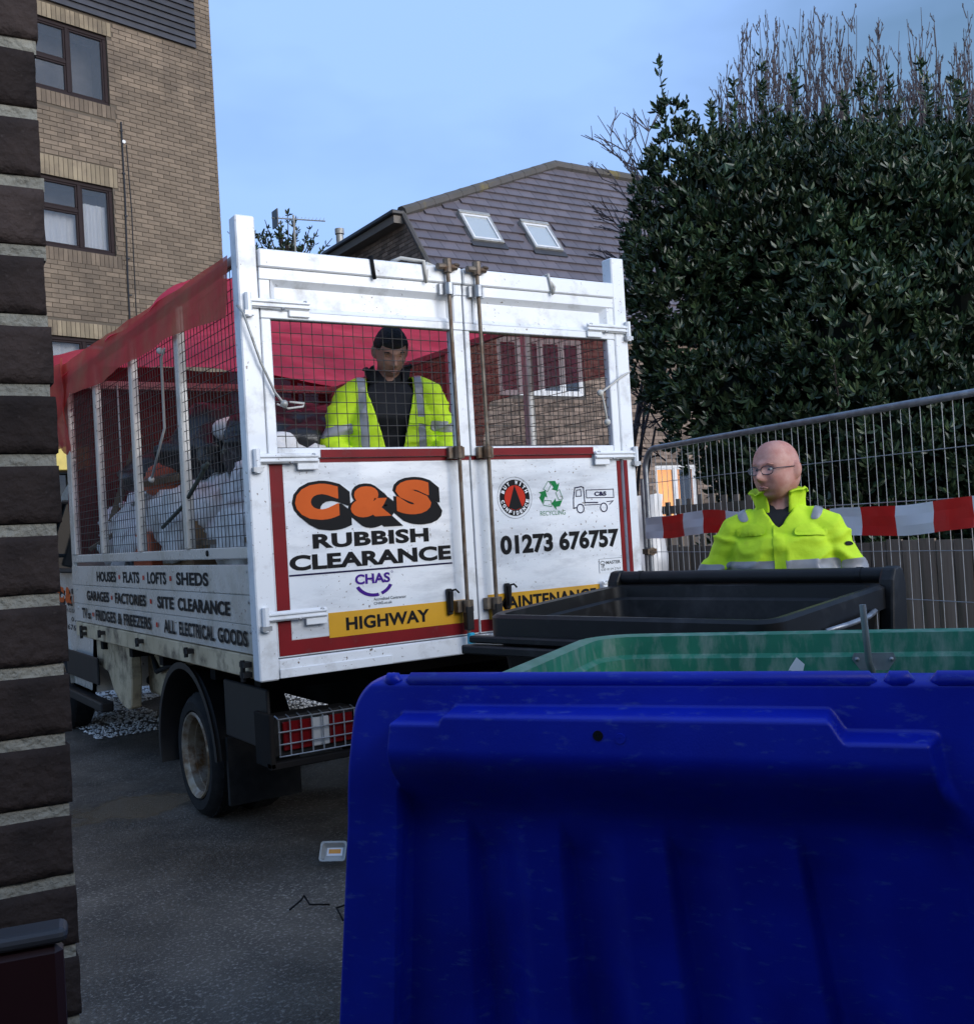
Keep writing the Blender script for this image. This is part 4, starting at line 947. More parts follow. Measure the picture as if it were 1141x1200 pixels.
sack('bin_bag', 'black bin bag lying low under the white sack by the tailgate', (.42, .5, 1.12), (.34, .4, .2), 'sack_black', 10, 'bag')
def carton(label, x0, x1, y0, y1, z0, z1, m_, rz=0):
    o = thing('cardboard_box', label, 'box', ((x0+x1)/2, (y0+y1)/2, z0), rz, 'boxes in the lorry load', local=True)
    a, b_, h = (x1-x0)/2, (y1-y0)/2, z1-z0
    bx(-a, a, -b_, b_, 0, h).build('carton', m_, o, local=True, bevel=.004)
    for s in (-1, 1): MB().add([(-a, s*b_, h+.002), (a, s*b_, h+.002), (a, s*.01, h+.012), (-a, s*.01, h+.012)], [(0, 1, 2, 3)]).build('flap', m_, o, local=True)
carton('brown cardboard box low down behind the middle of the side mesh', .08, .5, 1.15, 1.72, .96, 1.60, 'cardboard')
carton('orange box low behind the side mesh beside a post', .07, .4, 1.98, 2.3, 1.25, 1.56, 'orange_card', R(4))
pk = MB(); pk.box(.05, .30, .1, 1.05, 1.47, 1.495, M=Matrix.Rotation(R(0), 4, 'X')); tag(recentre(pk.build('plank', 'wood_dirty')), 'flat wooden board lying along the foot of the side mesh', 'plank')
CLT = [('length of timber sticking up out of the load near the cab', (.12, 3.3, 1.5), (.3, 2.9, 2.25), .03, 'wood_dirty'), ('thin grey pipe leaning across the load in the middle', (.10, 2.4, 1.75), (.5, 1.2, 2.2), .014, 'grey_alu'), ('short brown timber lying across the white sacks', (.06, 1.95, 1.86), (.45, 1.35, 1.92), .028, 'wood_dirty'), ('broken batten at the foot of the side mesh by the cab', (.07, 3.5, 1.49), (.10, 2.75, 1.60), .02, 'wood_dirty')]
for lab, a, b_, r_, m_ in CLT: tag(recentre(MB().tube([a, b_], r_, 4).build('offcut', m_, bevel=.002)), lab, 'offcut', 'scrap lengths in the lorry load')
sack('carrier_bag', 'small orange carrier bag crushed on the load beside a post', (.28, 2.0, 1.86), (.16, .15, .10), 'orange_card', 41, 'bag', .05)
sack('carrier_bag', 'small white carrier bag on top of the black bags', (.5, 1.25, 2.10), (.2, .2, .10), 'sack_white', 43, 'bag', .06)
sack('carrier_bag', 'small pale bag on the load nearest the tailgate post', (.22, .28, 1.84), (.15, .16, .12), 'sack_white', 44, 'bag', .05)
for k in range(3):
    y = (.85, 1.7, 2.9)[k]; sack('bin_bag', ('black bin bag against the far side mesh near the tailgate', 'black bin bag against the far side mesh in the middle', 'black bin bag against the far side mesh by the cab')[k], (1.6, y, 1.25), (.4, .5, .32), 'sack_black', 20+k, 'bag')
sack('bin_bag', 'black bin bag in the centre of the lorry behind the standing worker', (1.05, 2.3, 1.35), (.45, .7, .45), 'sack_black', 30, 'bag')

# ================================================================== FENCES
rngf = random.Random(31)
tf = thing('temporary_fence', 'galvanised mesh temporary fence panel with rounded top corner', 'fence', (3.77, 1.69, 0), math.atan2(-3.04, -.52), local=True)
# local x runs from the far end towards the camera
LF, HF = 3.5, 2.0
fr = MB(); arcp = [(.15-.15*math.cos(R(a)), 0, HF-.15+.15*math.sin(R(a))) for a in range(0, 91, 10)]
fr.tube([(0, 0, .03)] + arcp + [(LF-p[0], 0, p[2]) for p in reversed(arcp)] + [(LF, 0, .03)], .021, 10); fr.tube([(0, 0, .17), (LF, 0, .17)], .016, 8)
fr.build('tube_frame', 'steel_galv', tf, smooth=40, local=True)
vm = MB().tube([(0, 0, .17), (0, .003, 1.1), (0, 0, HF-.005)], .0022, 5); v0 = vm.build('wire', 'fence_wire', tf, local=True); v0.location = (.07, .012, 0)
for k in range(2, 50): inst(v0.data, 'wire', tf, (.07*k+rngf.uniform(-.006, .006), .012+rngf.uniform(-.003, .003), 0 if k > 2 else -.03), (0, rngf.uniform(-.004, .004), 0))
for z in (1.74, 1.48, 1.215, .95, .69, .43): MB().tube([(0, .016, z), (LF*.5, .018, z+rngf.uniform(-.006, .006)), (LF, .016, z)], .0026, 5).build('wire', 'fence_wire', tf, local=True)
for x in (-.02, LF+.02):
    bx(x-.11, x+.11, -.35, .35, 0, .14).build('fence_foot', 'rubber', tf, bevel=.03, seg=2, local=True)
cl_ = MB(); cl_.tube([(-.06, 0, 1.22), (.03, 0, 1.22)], .032, 8); cl_.box(-.05, .03, -.04, .04, 1.20, 1.24); cl_.build('coupler', 'steel_rust', tf, local=True)
pst = MB(); pst.tube([(-.10, .01, .02), (-.10, .01, 1.78)], .021, 10); tag(recentre(pst.build('fence_post', 'steel_galv', smooth=40)), 'short galvanised tube standing at the end of the mesh fence', 'post')
po = bpy.data.objects['fence_post']; po.location = tf.matrix_basis @ V((-.10, .03, .02))
bt_ = MB(); n = 150; vs = []
for k in range(n+1):
    x = -.0+3.52*k/n; z = 1.318+.018*math.sin(x*2.2)-.01*math.sin(x*5.3); sag = .006*noise.noise(V((x*4, 0, 0)))
    yy = -.030-.012*abs(math.sin(x*6.5))
    for j in range(4): vs.append((x, yy-.010*math.sin(j*2+x*9)*.5, z+.052*j*(1+.05*math.sin(x*3))+sag))
for k in range(n):
    for j in range(3): bt_.add([vs[k*4+j], vs[k*4+j+1], vs[k*4+5+j], vs[k*4+4+j]], [(0, 1, 2, 3)], 0 if int((3.52*k/n)/.255) % 2 == 0 else 1)
o = bt_.build('barrier_tape', ['tape_white', 'tape_red'], smooth=True); o.location = tf.location; o.rotation_euler = tf.rotation_euler
tag(o, 'red and white striped barrier tape strung along the mesh fence', 'tape')
wb = thing('plastic_sheet', 'crumpled white plastic sheet hanging beside the end of the mesh fence', 'sheet', (4.1, 2.0, .8))
cloth(10, 16, lambda u, v: (3.93+.22*u, 2.02-.10*u+.03*math.sin(u*8+v*3), 1.66-1.1*v), .03, 6, 2).build('sheet', 'frame_white', wb, smooth=True)

wf = thing('board_fence', 'weathered grey brown wooden board fence behind the mesh fence', 'fence', (4.6, .5, 0))
vb = [bx(0, .02, 0, .118, 0, 1.0, tone=t).build('board', 'fence_wood', wf, local=True, tones=True) for t in (.75, 1.0, 1.25)]
k = 0; y = -2.6
for k in range(48):
    y = -2.6+.128*k; h = 1.20+rngf.uniform(-.012, .012)
    o = vb[k] if k < 3 else inst(vb[rngf.randrange(3)].data, 'board', wf, (0, 0, 0))
    o.location = (rngf.uniform(-.006, .006), y-.5, .02); o.scale = (1, 1, h)
for k in range(17):
    y = 1.2+.135*k
    o = inst(vb[rngf.randrange(3)].data, 'picket', wf, (.06, y-.5, 1.05), (0, 0, 0)); o.scale = (1, .42, .58+rngf.uniform(-.03, .03))
for z, ya in ((.4, -2.7), (1.0, -2.7), (1.5, 1.2)): bx(4.63, 4.67, ya, 3.4, z, z+.07, tone=.8).build('fence_rail', 'fence_wood', wf, tones=True)
for y in (-2.4, -.5, 1.4, 3.3): bx(4.68, 4.78, y, y+.1, 0, 1.18 if y < 1 else 1.6, tone=.9).build('fence_post', 'fence_wood', wf, tones=True)

# ================================================================== PLANTS
rngp = random.Random(77)
def leaf(mb, base, d, side_, ln, wd, tone, fold=.25):
    nrm = d.cross(side_); b1 = base+d*(ln*.33); b2 = base+d*(ln*.72); sw = side_*(wd*.47); nf = nrm*(wd*fold); tip = base+d*ln-nrm*(ln*.12)
    o = len(mb.v); mb.v += [base, b1+sw+nf, b2+sw*.85+nf*.6, tip, b2-sw*.85+nf*.6, b1-sw+nf]
    mb.f += [[o, o+1, o+2, o+3], [o, o+3, o+4, o+5]]; mb.m += [0, 0]; mb.t += [tone, tone]
def rosette(mb, p, ax, rng, n=7, ln=.10, spread=1.0, t0=1.0):
    ax = ax.normalized(); a = ax.orthogonal().normalized(); b_ = ax.cross(a); ph = rng.random()*6.28
    for k in range(n):
        t = ph+k*2.4; rad = a*math.cos(t)+b_*math.sin(t); e = rng.uniform(.25, .95)*spread
        d = (ax*(1.1-e*.8)+rad*e).normalized(); s = d.cross(ax)
        if s.length < 1e-3: s = a
        s.normalize(); L = ln*rng.uniform(.7, 1.2)
        t_ = t0*rng.uniform(.55, 1.55); hu = rng.uniform(-.16, .22)
        leaf(mb, p+ax*rng.uniform(-.05, .02)*ln*6, d, s, L, L*rng.uniform(.32, .46), (t_*(1+hu), t_, t_*(1-.6*hu)))
BL_ = [(850, 275, 11, .95), (803, 335, 10.8, .68), (805, 425, 10.7, .60), (862, 475, 10.5, .80), (930, 320, 10.9, 1.2), (1010, 285, 10.7, 1.05), (1085, 275, 10.5, 1.0), (1130, 380, 10.2, 1.2),
       (1000, 430, 10.2, 1.15), (1140, 520, 9.7, 1.1), (940, 510, 10.1, .80), (1050, 530, 9.7, .95), (885, 548, 10.3, .5), (1240, 330, 10.5, 1.4), (1250, 540, 9.6, 1.4), (797, 185, 11, .34), (795, 230, 11, .46), (785, 138, 11, .18),
       (895, 235, 11.3, .72), (955, 215, 11, .62), (764, 285, 11, .34), (757, 360, 10.9, .38), (1040, 640, 9.9, 1.1), (920, 640, 10.2, .8), (1180, 660, 9.6, 1.2), (842, 195, 11.2, .36), (1140, 235, 10.6, .8), (1020, 205, 10.9, .45), (1085, 195, 10.8, .42), (915, 180, 11.2, .35)]
blobs = [(D(u, v, d), r) for u, v, d, r in BL_]
bush = thing('evergreen_shrub', 'huge dark green evergreen shrub with glossy leaves towering over the fences', 'shrub', (6.4, 1.2, 0))
crown = MB(); near = []; ico = []
for c, r in blobs:
    nn_ = int(r*r*4*math.pi*78)
    for k in range(nn_):
        z = rngp.uniform(-1, 1); t = rngp.random()*6.283; q = math.sqrt(1-z*z); d = V((q*math.cos(t), q*math.sin(t), z))
        facing = d.dot((CAM-c).normalized())
        if facing < -.25 and rngp.random() < .75: continue
        lump = 1+.22*noise.noise(d*2.3+c*1.7)+.10*noise.noise(d*6+c)
        p = c+d*r*lump*rngp.uniform(.74, 1.05)
        if p.z < .3 or p.x < 4.75: continue
        if any((p-c2).length < r2*.62 for c2, r2 in blobs if c2 is not c): continue
        ax = d*.9+V((0, 0, .75))+V((rngp.uniform(-.4, .4), rngp.uniform(-.4, .4), rngp.uniform(-.3, .3)))
        t0 = .85+.5*noise.noise(p*1.4)
        if facing > .55 and len(near) < 40 and rngp.random() < .02: near.append((p, ax, t0))
        else: rosette(crown, p, ax, rngp, rngp.randint(5, 8), rngp.uniform(.072, .108), t0=t0*rngp.uniform(.8, 1.3))
for c, r in blobs:
    if r < .5: continue
    for k in range(int(r*r*4*math.pi*22)):
        d = V((rngp.gauss(0, 1), rngp.gauss(0, 1), rngp.gauss(0, 1))).normalized(); p = c+d*r*rngp.uniform(.48, .78)
        if p.z > .3 and p.x > 4.8: rosette(crown, p, d+V((0, 0, .5)), rngp, 5, .17, t0=.7)
CR = tag(crown.build('crown', 'leaf', bush, tones=True), kind='stuff')
lp = MB(); leaf(lp, V((0, 0, 0)), V((0, 0, 1)), V((1, 0, 0)), .12, .046, 1.1); l0 = None
for p, ax, t0 in near:
    ax = ax.normalized(); a = ax.orthogonal().normalized(); b_ = ax.cross(a)
    for k in range(7):
        t = k*2.4; rad = a*math.cos(t)+b_*math.sin(t); e = rngp.uniform(.3, .95); d = (ax*(1.1-e*.8)+rad*e).normalized()
        if l0 is None: l0 = lp.build('leaf', 'leaf', bush, local=True, tones=True); o = l0
        else: o = inst(l0.data, 'leaf', bush, (0, 0, 0))
        o.location = p-V(bush.location); o.rotation_mode = 'QUATERNION'; s = d.cross(ax).normalized(); m3 = Matrix((s, d.cross(s) * -1, d)).transposed(); o.rotation_quaternion = m3.to_quaternion()
inner = MB()  # solid near-black blobs in place of inner leaves, added to block light
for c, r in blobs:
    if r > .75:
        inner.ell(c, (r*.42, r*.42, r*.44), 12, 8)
tag(inner.build('light_block_cores', 'dark_core', bush), kind='stuff')
def branch(mb, p, d, ln, r, depth, rng, spread=.5, up=.25, segs=4, kids=3, n=4, minr=.003):
    pts = [p]; rs = [r]
    for k in range(segs):
        d = (d+V((rng.uniform(-.14, .14), rng.uniform(-.14, .14), rng.uniform(-.06, .14)*up*3))).normalized(); pts.append(pts[-1]+d*ln/segs); rs.append(max(minr, r*(1-.7*(k+1)/segs)))
    mb.tube(pts, rs, n, cap=False)
    if depth > 0:
        for k in range(kids):
            i = rng.randint(1, segs); a = V((rng.uniform(-1, 1), rng.uniform(-1, 1), rng.uniform(-.2, .8)))
            branch(mb, pts[i], (d+a*spread).normalized(), ln*rng.uniform(.35, .6), max(minr, rs[i]*.7), depth-1, rng, spread, up, segs, kids, n, minr)
for c in ((6.3, 2.2), (6.8, .8), (6.6, -.6)):
    tr_ = MB(); branch(tr_, V((c[0], c[1], 0)), V((0, 0, 1)), 1.9, .09, 1, rngp, .3, .3, 5, 3, 7); tr_.build('trunk', 'bark_dark', bush)
sprigs = MB()                                       # leafy leading shoots along the top edge
SPR = [(783, 150, 11, .75), (800, 165, 11, .5), (838, 170, 11, .55), (835, 200, 10.8, .8), (765, 230, 11, .5), (757, 250, 10.8, .45), (745, 300, 10.8, .3)]
SPR += [(805+k*6.2+rngp.uniform(-5, 5), 185-.05*(k*6.2)+rngp.uniform(-22, 25), rngp.uniform(10.6, 11.3), rngp.uniform(.2, .95)) for k in range(58)]
for (u, v, d, h) in SPR:
    p = D(u, v+40, d); q = p+V((rngp.uniform(-.1, .1), rngp.uniform(-.1, .1), h+.3)); sprigs.tube([p, (p+q)/2+V((.03, 0, 0)), q], [.012, .008, .004], 4, tone=.5)
    for k in range(int(h*24)):
        t = rngp.uniform(.15, 1); rosette(sprigs, p+(q-p)*t, V((rngp.uniform(-1, 1), rngp.uniform(-1, 1), .8)), rngp, 3, .085, t0=1.0)
tag(sprigs.build('leafy_shoots', 'leaf', bush, tones=True), kind='stuff')

bt2 = thing('bare_tree', 'leafless tree whose upright purple twigs rise behind the evergreen shrub', 'tree', (8.2, 1.6, 0))
tw = MB(); tw2 = MB()
tw2.tube([(8.2, 1.6, 0), (8.25, 1.6, 1.5), (8.2, 1.5, 3.2)], [.16, .13, .09], 8)
for k in range(210):
    u = 835+k*1.65+rngp.uniform(-6, 6); top = 34+60*abs(noise.noise(V((u*.03, 0, 0))))+rngp.uniform(-30, 75)
    if u < 880: top += (880-u)*1.7
    d = rngp.uniform(11.6, 13); p = D(u+rngp.uniform(-16, 16), 240, d); q = D(u, top, d)
    pts = [p+(q-p)*(i/6)+V((rngp.uniform(-.03, .03), rngp.uniform(-.03, .03), 0))*(i > 0) for i in range(7)]
    tw.tube(pts, [.010, .009, .008, .007, .006, .005, .0035], 4, cap=False)
    for i in range(rngp.randint(8, 13)):
        t = rngp.uniform(.15, .97); b0 = p+(q-p)*t; dd = ((q-p).normalized()+V((rngp.uniform(-.8, .8), rngp.uniform(-.8, .8), rngp.uniform(0, .5)))*.75).normalized(); L = rngp.uniform(.10, .42)*(1.15-t*.6)
        tw.tube([b0, b0+dd*L*.5, b0+(dd+V((0, 0, .25))).normalized()*L], [.007, .0055, .004], 4, cap=False)
        for j in range(2): e = b0+dd*L*rngp.uniform(.3, 1); tw.tube([e, e+V((rngp.uniform(-.5, .5), rngp.uniform(-.5, .5), 1)).normalized()*.045], [.0075, .004], 4, cap=False)
for k in range(14):
    p = V((8.2, 1.5, 3.0)); q = D(840+k*24, 295, 12.3); tw2.tube([p, (p+q)/2+V((0, 0, -.3)), q], [.05, .035, .015], 5)
tag(tw.build('twigs', 'bark', bt2), kind='stuff'); tw2.build('trunk', 'bark', bt2, smooth=True)
bs = thing('bare_shrub', 'leafless twiggy shrub between the lorry and the evergreen', 'shrub', (6.2, 5.3, 0))
tw = MB(); 
for (u, v, u2, v2, d) in ((775, 260, 700, 135, 11.8), (770, 250, 738, 140, 11.8), (780, 280, 690, 190, 11.9), (775, 300, 695, 240, 12), (780, 330, 700, 300, 12), (770, 240, 720, 150, 12), (785, 420, 735, 330, 11.6), (785, 470, 720, 400, 11.6), (790, 520, 735, 450, 11.4), (780, 540, 722, 520, 11.4), (775, 440, 725, 540, 11.5), (780, 380, 715, 345, 11.8), (800, 480, 742, 505, 11.3), (770, 270, 752, 128, 11.7)):
    p = D(u, v, d); q = D(u2, v2, d+rngp.uniform(-.4, .4)); ax_ = (q-p).normalized(); Ls = (q-p).length
    pts = [p+(q-p)*(i/6)+V((rngp.uniform(-.05, .05), rngp.uniform(-.05, .05), rngp.uniform(-.04, .04)))*(0 < i < 6) for i in range(7)]
    tw.tube(pts, [.013, .012, .011, .0095, .008, .0065, .0045], 4, cap=False)
    for i in range(9):
        j = rngp.randint(1, 5); dd = (ax_+V((rngp.uniform(-1, 1), rngp.uniform(-1, 1), rngp.uniform(-.5, .9)))*.7).normalized(); L = Ls*rngp.uniform(.15, .42); e = pts[j]+dd*L
        tw.tube([pts[j], pts[j]+dd*L*.5+V((0, 0, .02)), e], [.008, .0065, .0045], 4, cap=False)
        for h in range(2): g0 = pts[j]+dd*L*rngp.uniform(.35, .9); tw.tube([g0, g0+(dd+V((rngp.uniform(-1, 1), rngp.uniform(-1, 1), rngp.uniform(-.3, .8)))*.8).normalized()*L*.4], [.006, .004], 4, cap=False)
tag(tw.build('twigs', 'bark', bs), kind='stuff')
st = MB()
for k in range(5):
    p = V((6.1+.1*k, 5.2+.12*(k % 3), 0)); q = D(780-4*k, (280, 340, 430, 500, 380)[k], 11.8); st.tube([p, p+V((.05, -.1, .8)), q], [.03, .025, .013], 5)
st.build('stem', 'bark', bs)
def far_tree(name, label, base, top, r, n, seed):
    t = thing(name, label, 'tree', (base[0], base[1], 0), group='far treetops'); rg_ = random.Random(seed); c = MB(); s = MB(); b_ = V(base); tp_ = V(top)
    s.tube([(b_.x, b_.y, 0), tuple((b_+tp_)/2*V((1, 1, 1)).x), tuple(tp_)], [.14, .1, .04], 6)
    for k in range(n):
        d = V((rg_.gauss(0, .5), rg_.gauss(0, .5), rg_.uniform(-1.1, .55))); e = tp_+d*r; f = tp_+V((0, 0, -1.3*r))
        s.tube([f, (e+f)/2, e], [.03, .02, .008], 4)
        for q in range(6): rosette(c, f+(e-f)*rg_.uniform(.5, 1.05), V((rg_.uniform(-1, 1), rg_.uniform(-1, 1), 1)), rg_, 4, .14, t0=.8)
    s.build('trunk', 'bark_dark', t); tag(c.build('crown', 'leaf', t, tones=True), kind='stuff')
p = D(335, 282, 26); far_tree('sparse_tree', 'sparse small leaved treetop showing above the left tailgate', (p.x, p.y, 0), p, .95, 60, 4)
p = D(622, 205, 30); far_tree('sparse_tree', 'thin treetop peeping over the house roof ridge', (p.x, p.y, 0), p, .8, 22, 6)
# television aerial
ae = D(344, 257, 24); aer = thing('television_aerial', 'rooftop television aerial with many short rods on a mast', 'aerial', (ae.x, ae.y, 0), local=True)
mm = MB(); mm.tube([(0, 0, 0), (0, 0, ae.z+.1)], .025, 6); mm.build('mast', 'grey_alu', aer, local=True)
dr = (Rt-V((0, 0, Rt.z))).normalized(); cr = V((-dr.y, dr.x, 0))
bm_ = MB(); bm_.tube([V((0, 0, ae.z+.02))-dr*.5+V((0, 0, .05)), V((0, 0, ae.z))+dr*.72-V((0, 0, .08))], .016, 5); bm_.build('boom', 'grey_alu', aer, local=True)
for k in range(14):
    c = V((0, 0, ae.z+.03))+dr*(-.42+k*.085)+V((0, 0, .04-.0085*k)); MB().tube([c-cr*.12+V((0, 0, -.07)), c+cr*.12+V((0, 0, .07))], .006, 4).build('rod', 'grey_alu', aer, local=True)
MB().box(-.012, .012, -.16, .16, -.2, .2, M=Matrix.Translation(V((0, 0, ae.z+.04))-dr*.42)).build('reflector', 'black_pvc', aer, local=True)

# ================================================================== BINS
e1 = V((.575, -.818, 0)); e2 = V((.818, .575, 0)); BO = e1*2.36+e2*-1.53
gb_ = thing('wheeled_bin', 'large green bin with its blue ribbed lid hanging open towards the viewer', 'bin', (BO.x, BO.y, 0), math.atan2(e1.y, e1.x), 'large wheeled bins', local=True)
# local x = along the bin, local y = away from the viewer
def rrect(x0, x1, y0, y1, z, r=.09, n=5, zf=None):
    pts = []
    for cx, cy, a0 in ((x1-r, y1-r, 0), (x0+r, y1-r, 90), (x0+r, y0+r, 180), (x1-r, y0+r, 270)):
        for k in range(n+1):
            t = R(a0+90*k/n); x, y = cx+r*math.cos(t), cy+r*math.sin(t); pts.append(V((x, y, zf(x, y) if zf else z)))
    return pts
def tub(name, m_, par, X, Y0, Y1, zr, bottom, thick=.014, taper=.10, r=.1, zf=None, lip=.035):
    zf = zf or (lambda x, y: zr)
    mb = MB(); f = lambda dz: (lambda x, y: zf(x, y)+dz)
    rings = [rrect(-X+taper, X-taper, Y0+taper, Y1-taper, bottom, r*.8), rrect(-X, X, Y0, Y1, 0, r, zf=f(-.09)), rrect(-X-lip, X+lip, Y0-lip, Y1+lip, 0, r+lip, zf=f(-.085)), rrect(-X-lip, X+lip, Y0-lip, Y1+lip, 0, r+lip, zf=f(-.012)),
             rrect(-X-lip+.012, X+lip-.012, Y0-lip+.012, Y1+lip-.012, 0, r+lip, zf=f(0)), rrect(-X+thick, X-thick, Y0+thick, Y1-thick, 0, r, zf=f(-.004)), rrect(-X+thick+.004, X-thick-.004, Y0+thick+.004, Y1-thick-.004, 0, r, zf=f(-.05)), rrect(-X+thick+.016, X-thick-.016, Y0+thick+.016, Y1-thick-.016, 0, r, zf=f(-.06)),
             rrect(-X+taper+thick, X-taper-thick, Y0+taper+thick, Y1-taper-thick, bottom+.02, r*.8)]
    mb.loft(rings, True); return mb.build(name, m_, par, local=True, smooth=30)
tub('body', 'green_plastic', gb_, .50, -.42, .385, 1.165, .2)
for x in (-.4, .4):
    for y in (-.28, .26):
        q = MB(); q.revolve([(-.02, .04), (-.02, .095), (.02, .095), (.02, .04)], (x, y, .1), 'X', 18); wq = q.build('castor', 'rubber', gb_, local=True, smooth=40)
        bx(x-.03, x+.03, y-.03, y+.03, .12, .2).build('fork', 'steel_galv', wq, local=True)
hk = MB(); hk.prism([(-.045, 1.115), (.045, 1.115), (.05, 1.10), (.012, 1.045), (-.012, 1.045), (-.05, 1.10)], lambda a, b_, d: V((.19+a, d, b_)), .352, .357)
HK = hk.build('hook_plate', 'steel_galv', gb_, local=True); MB().tube([(.19, .345, 1.055), (.185, .325, 1.075), (.180, .315, 1.10), (.174, .313, 1.235)], .0085, 8).build('hook', 'steel_galv', HK, local=True, smooth=50)
for a in (-.038, .04, .004): MB().revolve([(.346, .001), (.348, .005), (.353, .006)], (.19+a, 0, 1.10 if a != .004 else 1.056), 'Y', 8).build('bolt', 'steel_galv', HK, local=True)
# the hanging lid, a moulded shell: s across, v down, h out towards the viewer
LX0, LX1, LH, LT = 1.660-2.36, 2.86-2.36, 1.0, 1.206
def sstep(a, b_, x): t = min(1, max(0, (x-a)/(b_-a))); return t*t*(3-2*t)
def lid_h(s, v):
    h = 0
    edge_r = LX1-.20
    top = .052+.014*(1-sstep(1.873-2.36, 1.877-2.36, s)) + (.034+.02*sstep(.5, .7, v))*sstep(2.512-2.36, 2.535-2.36, s)
    mask = sstep(LX0+.114, LX0+.120, s)*(1-sstep(2.645-2.36+.0, 2.665-2.36+.35*max(0, v-.16), s))
    up = sstep(top, top+.011, v)*(1-sstep(.12, .27, v))
    h += .062*up*mask
    h -= .05*sstep(.12, .30, v)*mask
    lower = sstep(.26, .36, v)
    for c, w2 in ((1.885-2.36, .09), (2.05-2.36, .09), (2.226-2.36, .09), (2.43-2.36, .10)):
        x = s-c-.03*(v-.33)
        if -.012 < x < w2+.02: h -= .042*lower*sstep(-.003, .006+.024*v, x)*(1-sstep(w2-.05, w2+.02, x))*min(1, .3+v)
    return h
ld = MB(); ns_, nv_ = 340, 210; vs = []
for j in range(nv_+1):
    v = .002+LH*(j/nv_)**1.25
    fl = .085*v/.62*.62; inset = 0
    cr_ = .075
    if v < cr_: inset = cr_-math.sqrt(max(0, cr_*cr_-(cr_-v)**2))
    x0, x1 = LX0-.195*v+inset, LX1+.195*v-inset
    for i in range(ns_+1):
        s = x0+(x1-x0)*i/ns_; e = min(s-x0, x1-s)
        h = lid_h(LX0+(LX1-LX0)*i/ns_, v)-.030*(1-sstep(0, .018, e))-.035*(1-sstep(0, .022, v))**2
        y = -.60-h+.15*max(0, v-.12)*sstep(.10, .3, v)
        vs.append((s, y, LT-v))
ld.add(vs, [(j*(ns_+1)+i, j*(ns_+1)+i+1, (j+1)*(ns_+1)+i+1, (j+1)*(ns_+1)+i) for j in range(nv_) for i in range(ns_)])
LD = ld.build('lid', 'blue_plastic', gb_, local=True, smooth=True); LD['label'] = 'blue lid with raised step and vertical ribs, hanging open'
LD.data.update()
sm = LD.modifiers.new('thickness', 'SOLIDIFY'); sm.thickness = .006; sm.offset = 1 if LD.data.polygons[len(LD.data.polygons)//2].normal.y > 0 else -1
rollb = MB()
for a, b_ in ((LX0+.07, LX0+.095), (LX0+.125, 2.575-2.36), (2.612-2.36, 2.635-2.36), (2.672-2.36, LX1-.05)): rollb.tube([(a, -.588, LT-.012), (a+.006, -.588, LT-.008), (b_-.006, -.588, LT-.008), (b_, -.588, LT-.012)], [.010, .015, .015, .010], 10)
for k, (a, b_) in enumerate(((LX0+.07, LX0+.095), (LX0+.115, 2.585-2.36), (2.605-2.36, 2.64-2.36), (2.672-2.36, LX1-.05))):
    MB().tube([(a, -.588, LT-.014), (a+.006, -.588, LT-.009), (b_-.006, -.588, LT-.009), (b_, -.588, LT-.014)], [.008, .0145, .0145, .008], 10).build('hinge_roll', 'blue_plastic', LD, local=True, smooth=50)
for s, z in ((2.154-2.36, 1.116), (2.192-2.36, 1.112)):
    MB().revolve([(-.664, .001), (-.664, .0085), (-.655, .010)], (s, 0, z), 'Y', 16).build('plug', 'blue_plastic' if s > 2.17-2.36 else 'black_ink', LD, local=True, smooth=40)
hb = MB(); hb.tube([(-.60, -.53, 1.17), (.60, -.53, 1.17)], .011, 8)
for x in (-.5, 0, .5): hb.box(x-.015, x+.015, -.56, -.40, 1.13, 1.16)
hb.build('hinge_bar', 'steel_galv', gb_, local=True)
sp = MB(); sp.add([(0, 0, 0), (.012, 0, -.004), (.035, 0, .010), (.030, -.001, .040), (.006, 0, .048), (.001, 0, .02)], [(0, 1, 2, 3, 4, 5)]); sp.add([(0, .001, 0), (.012, .001, -.004), (.035, .001, .010), (.030, 0, .040), (.006, .001, .048), (.001, .001, .02)], [(5, 4, 3, 2, 1, 0)])
o = tag(sp.build('paper_scrap', 'paper'), 'small white paper scrap stuck inside the green bin', 'paper'); o.location = gb_.matrix_basis @ V((-.015, .352, 1.065)); o.rotation_euler = (0, R(25), gb_.rotation_euler.z)

f1, f2 = V((.55, -.93, 0)), V((.75, -2.18, 0)); k1, k2 = V((1.38, -.77, 0)), V((1.73, -1.98, 0))
d1 = ((f2-f1).normalized()+(k2-k1).normalized()).normalized(); c0 = (f1+f2+k1+k2)/4
bb = thing('wheeled_bin', 'large black open bin with a round bar along its raised back edge', 'bin', (c0.x, c0.y, 0), math.atan2(d1.y, d1.x), 'large wheeled bins', local=True)
zf_ = lambda x, y: 1.135+.052*(y+.42)/.84
tub('body', 'bin_black', bb, .595, -.395, .395, 1.15, .22, taper=.12, r=.05, zf=zf_, lip=.03)
lp_ = MB(); lp_.box(-.665, .60, -.475, -.427, 1.030, 1.058); lp_.box(-.685, .60, -.50, -.427, .990, 1.024); lp_.build('front_ledge', 'bin_black', bb, local=True, bevel=.006)
MB().tube([(-.60, .44, 1.212), (.60, .44, 1.212)], .030, 12).build('back_bar', 'black_plastic', bb, local=True, smooth=50)
for x in (-.50, .50): MB().tube([(x-.012, .44, 1.212), (x+.012, .44, 1.212)], .0325, 12).build('bar_clip', 'bin_black', bb, local=True, smooth=50)
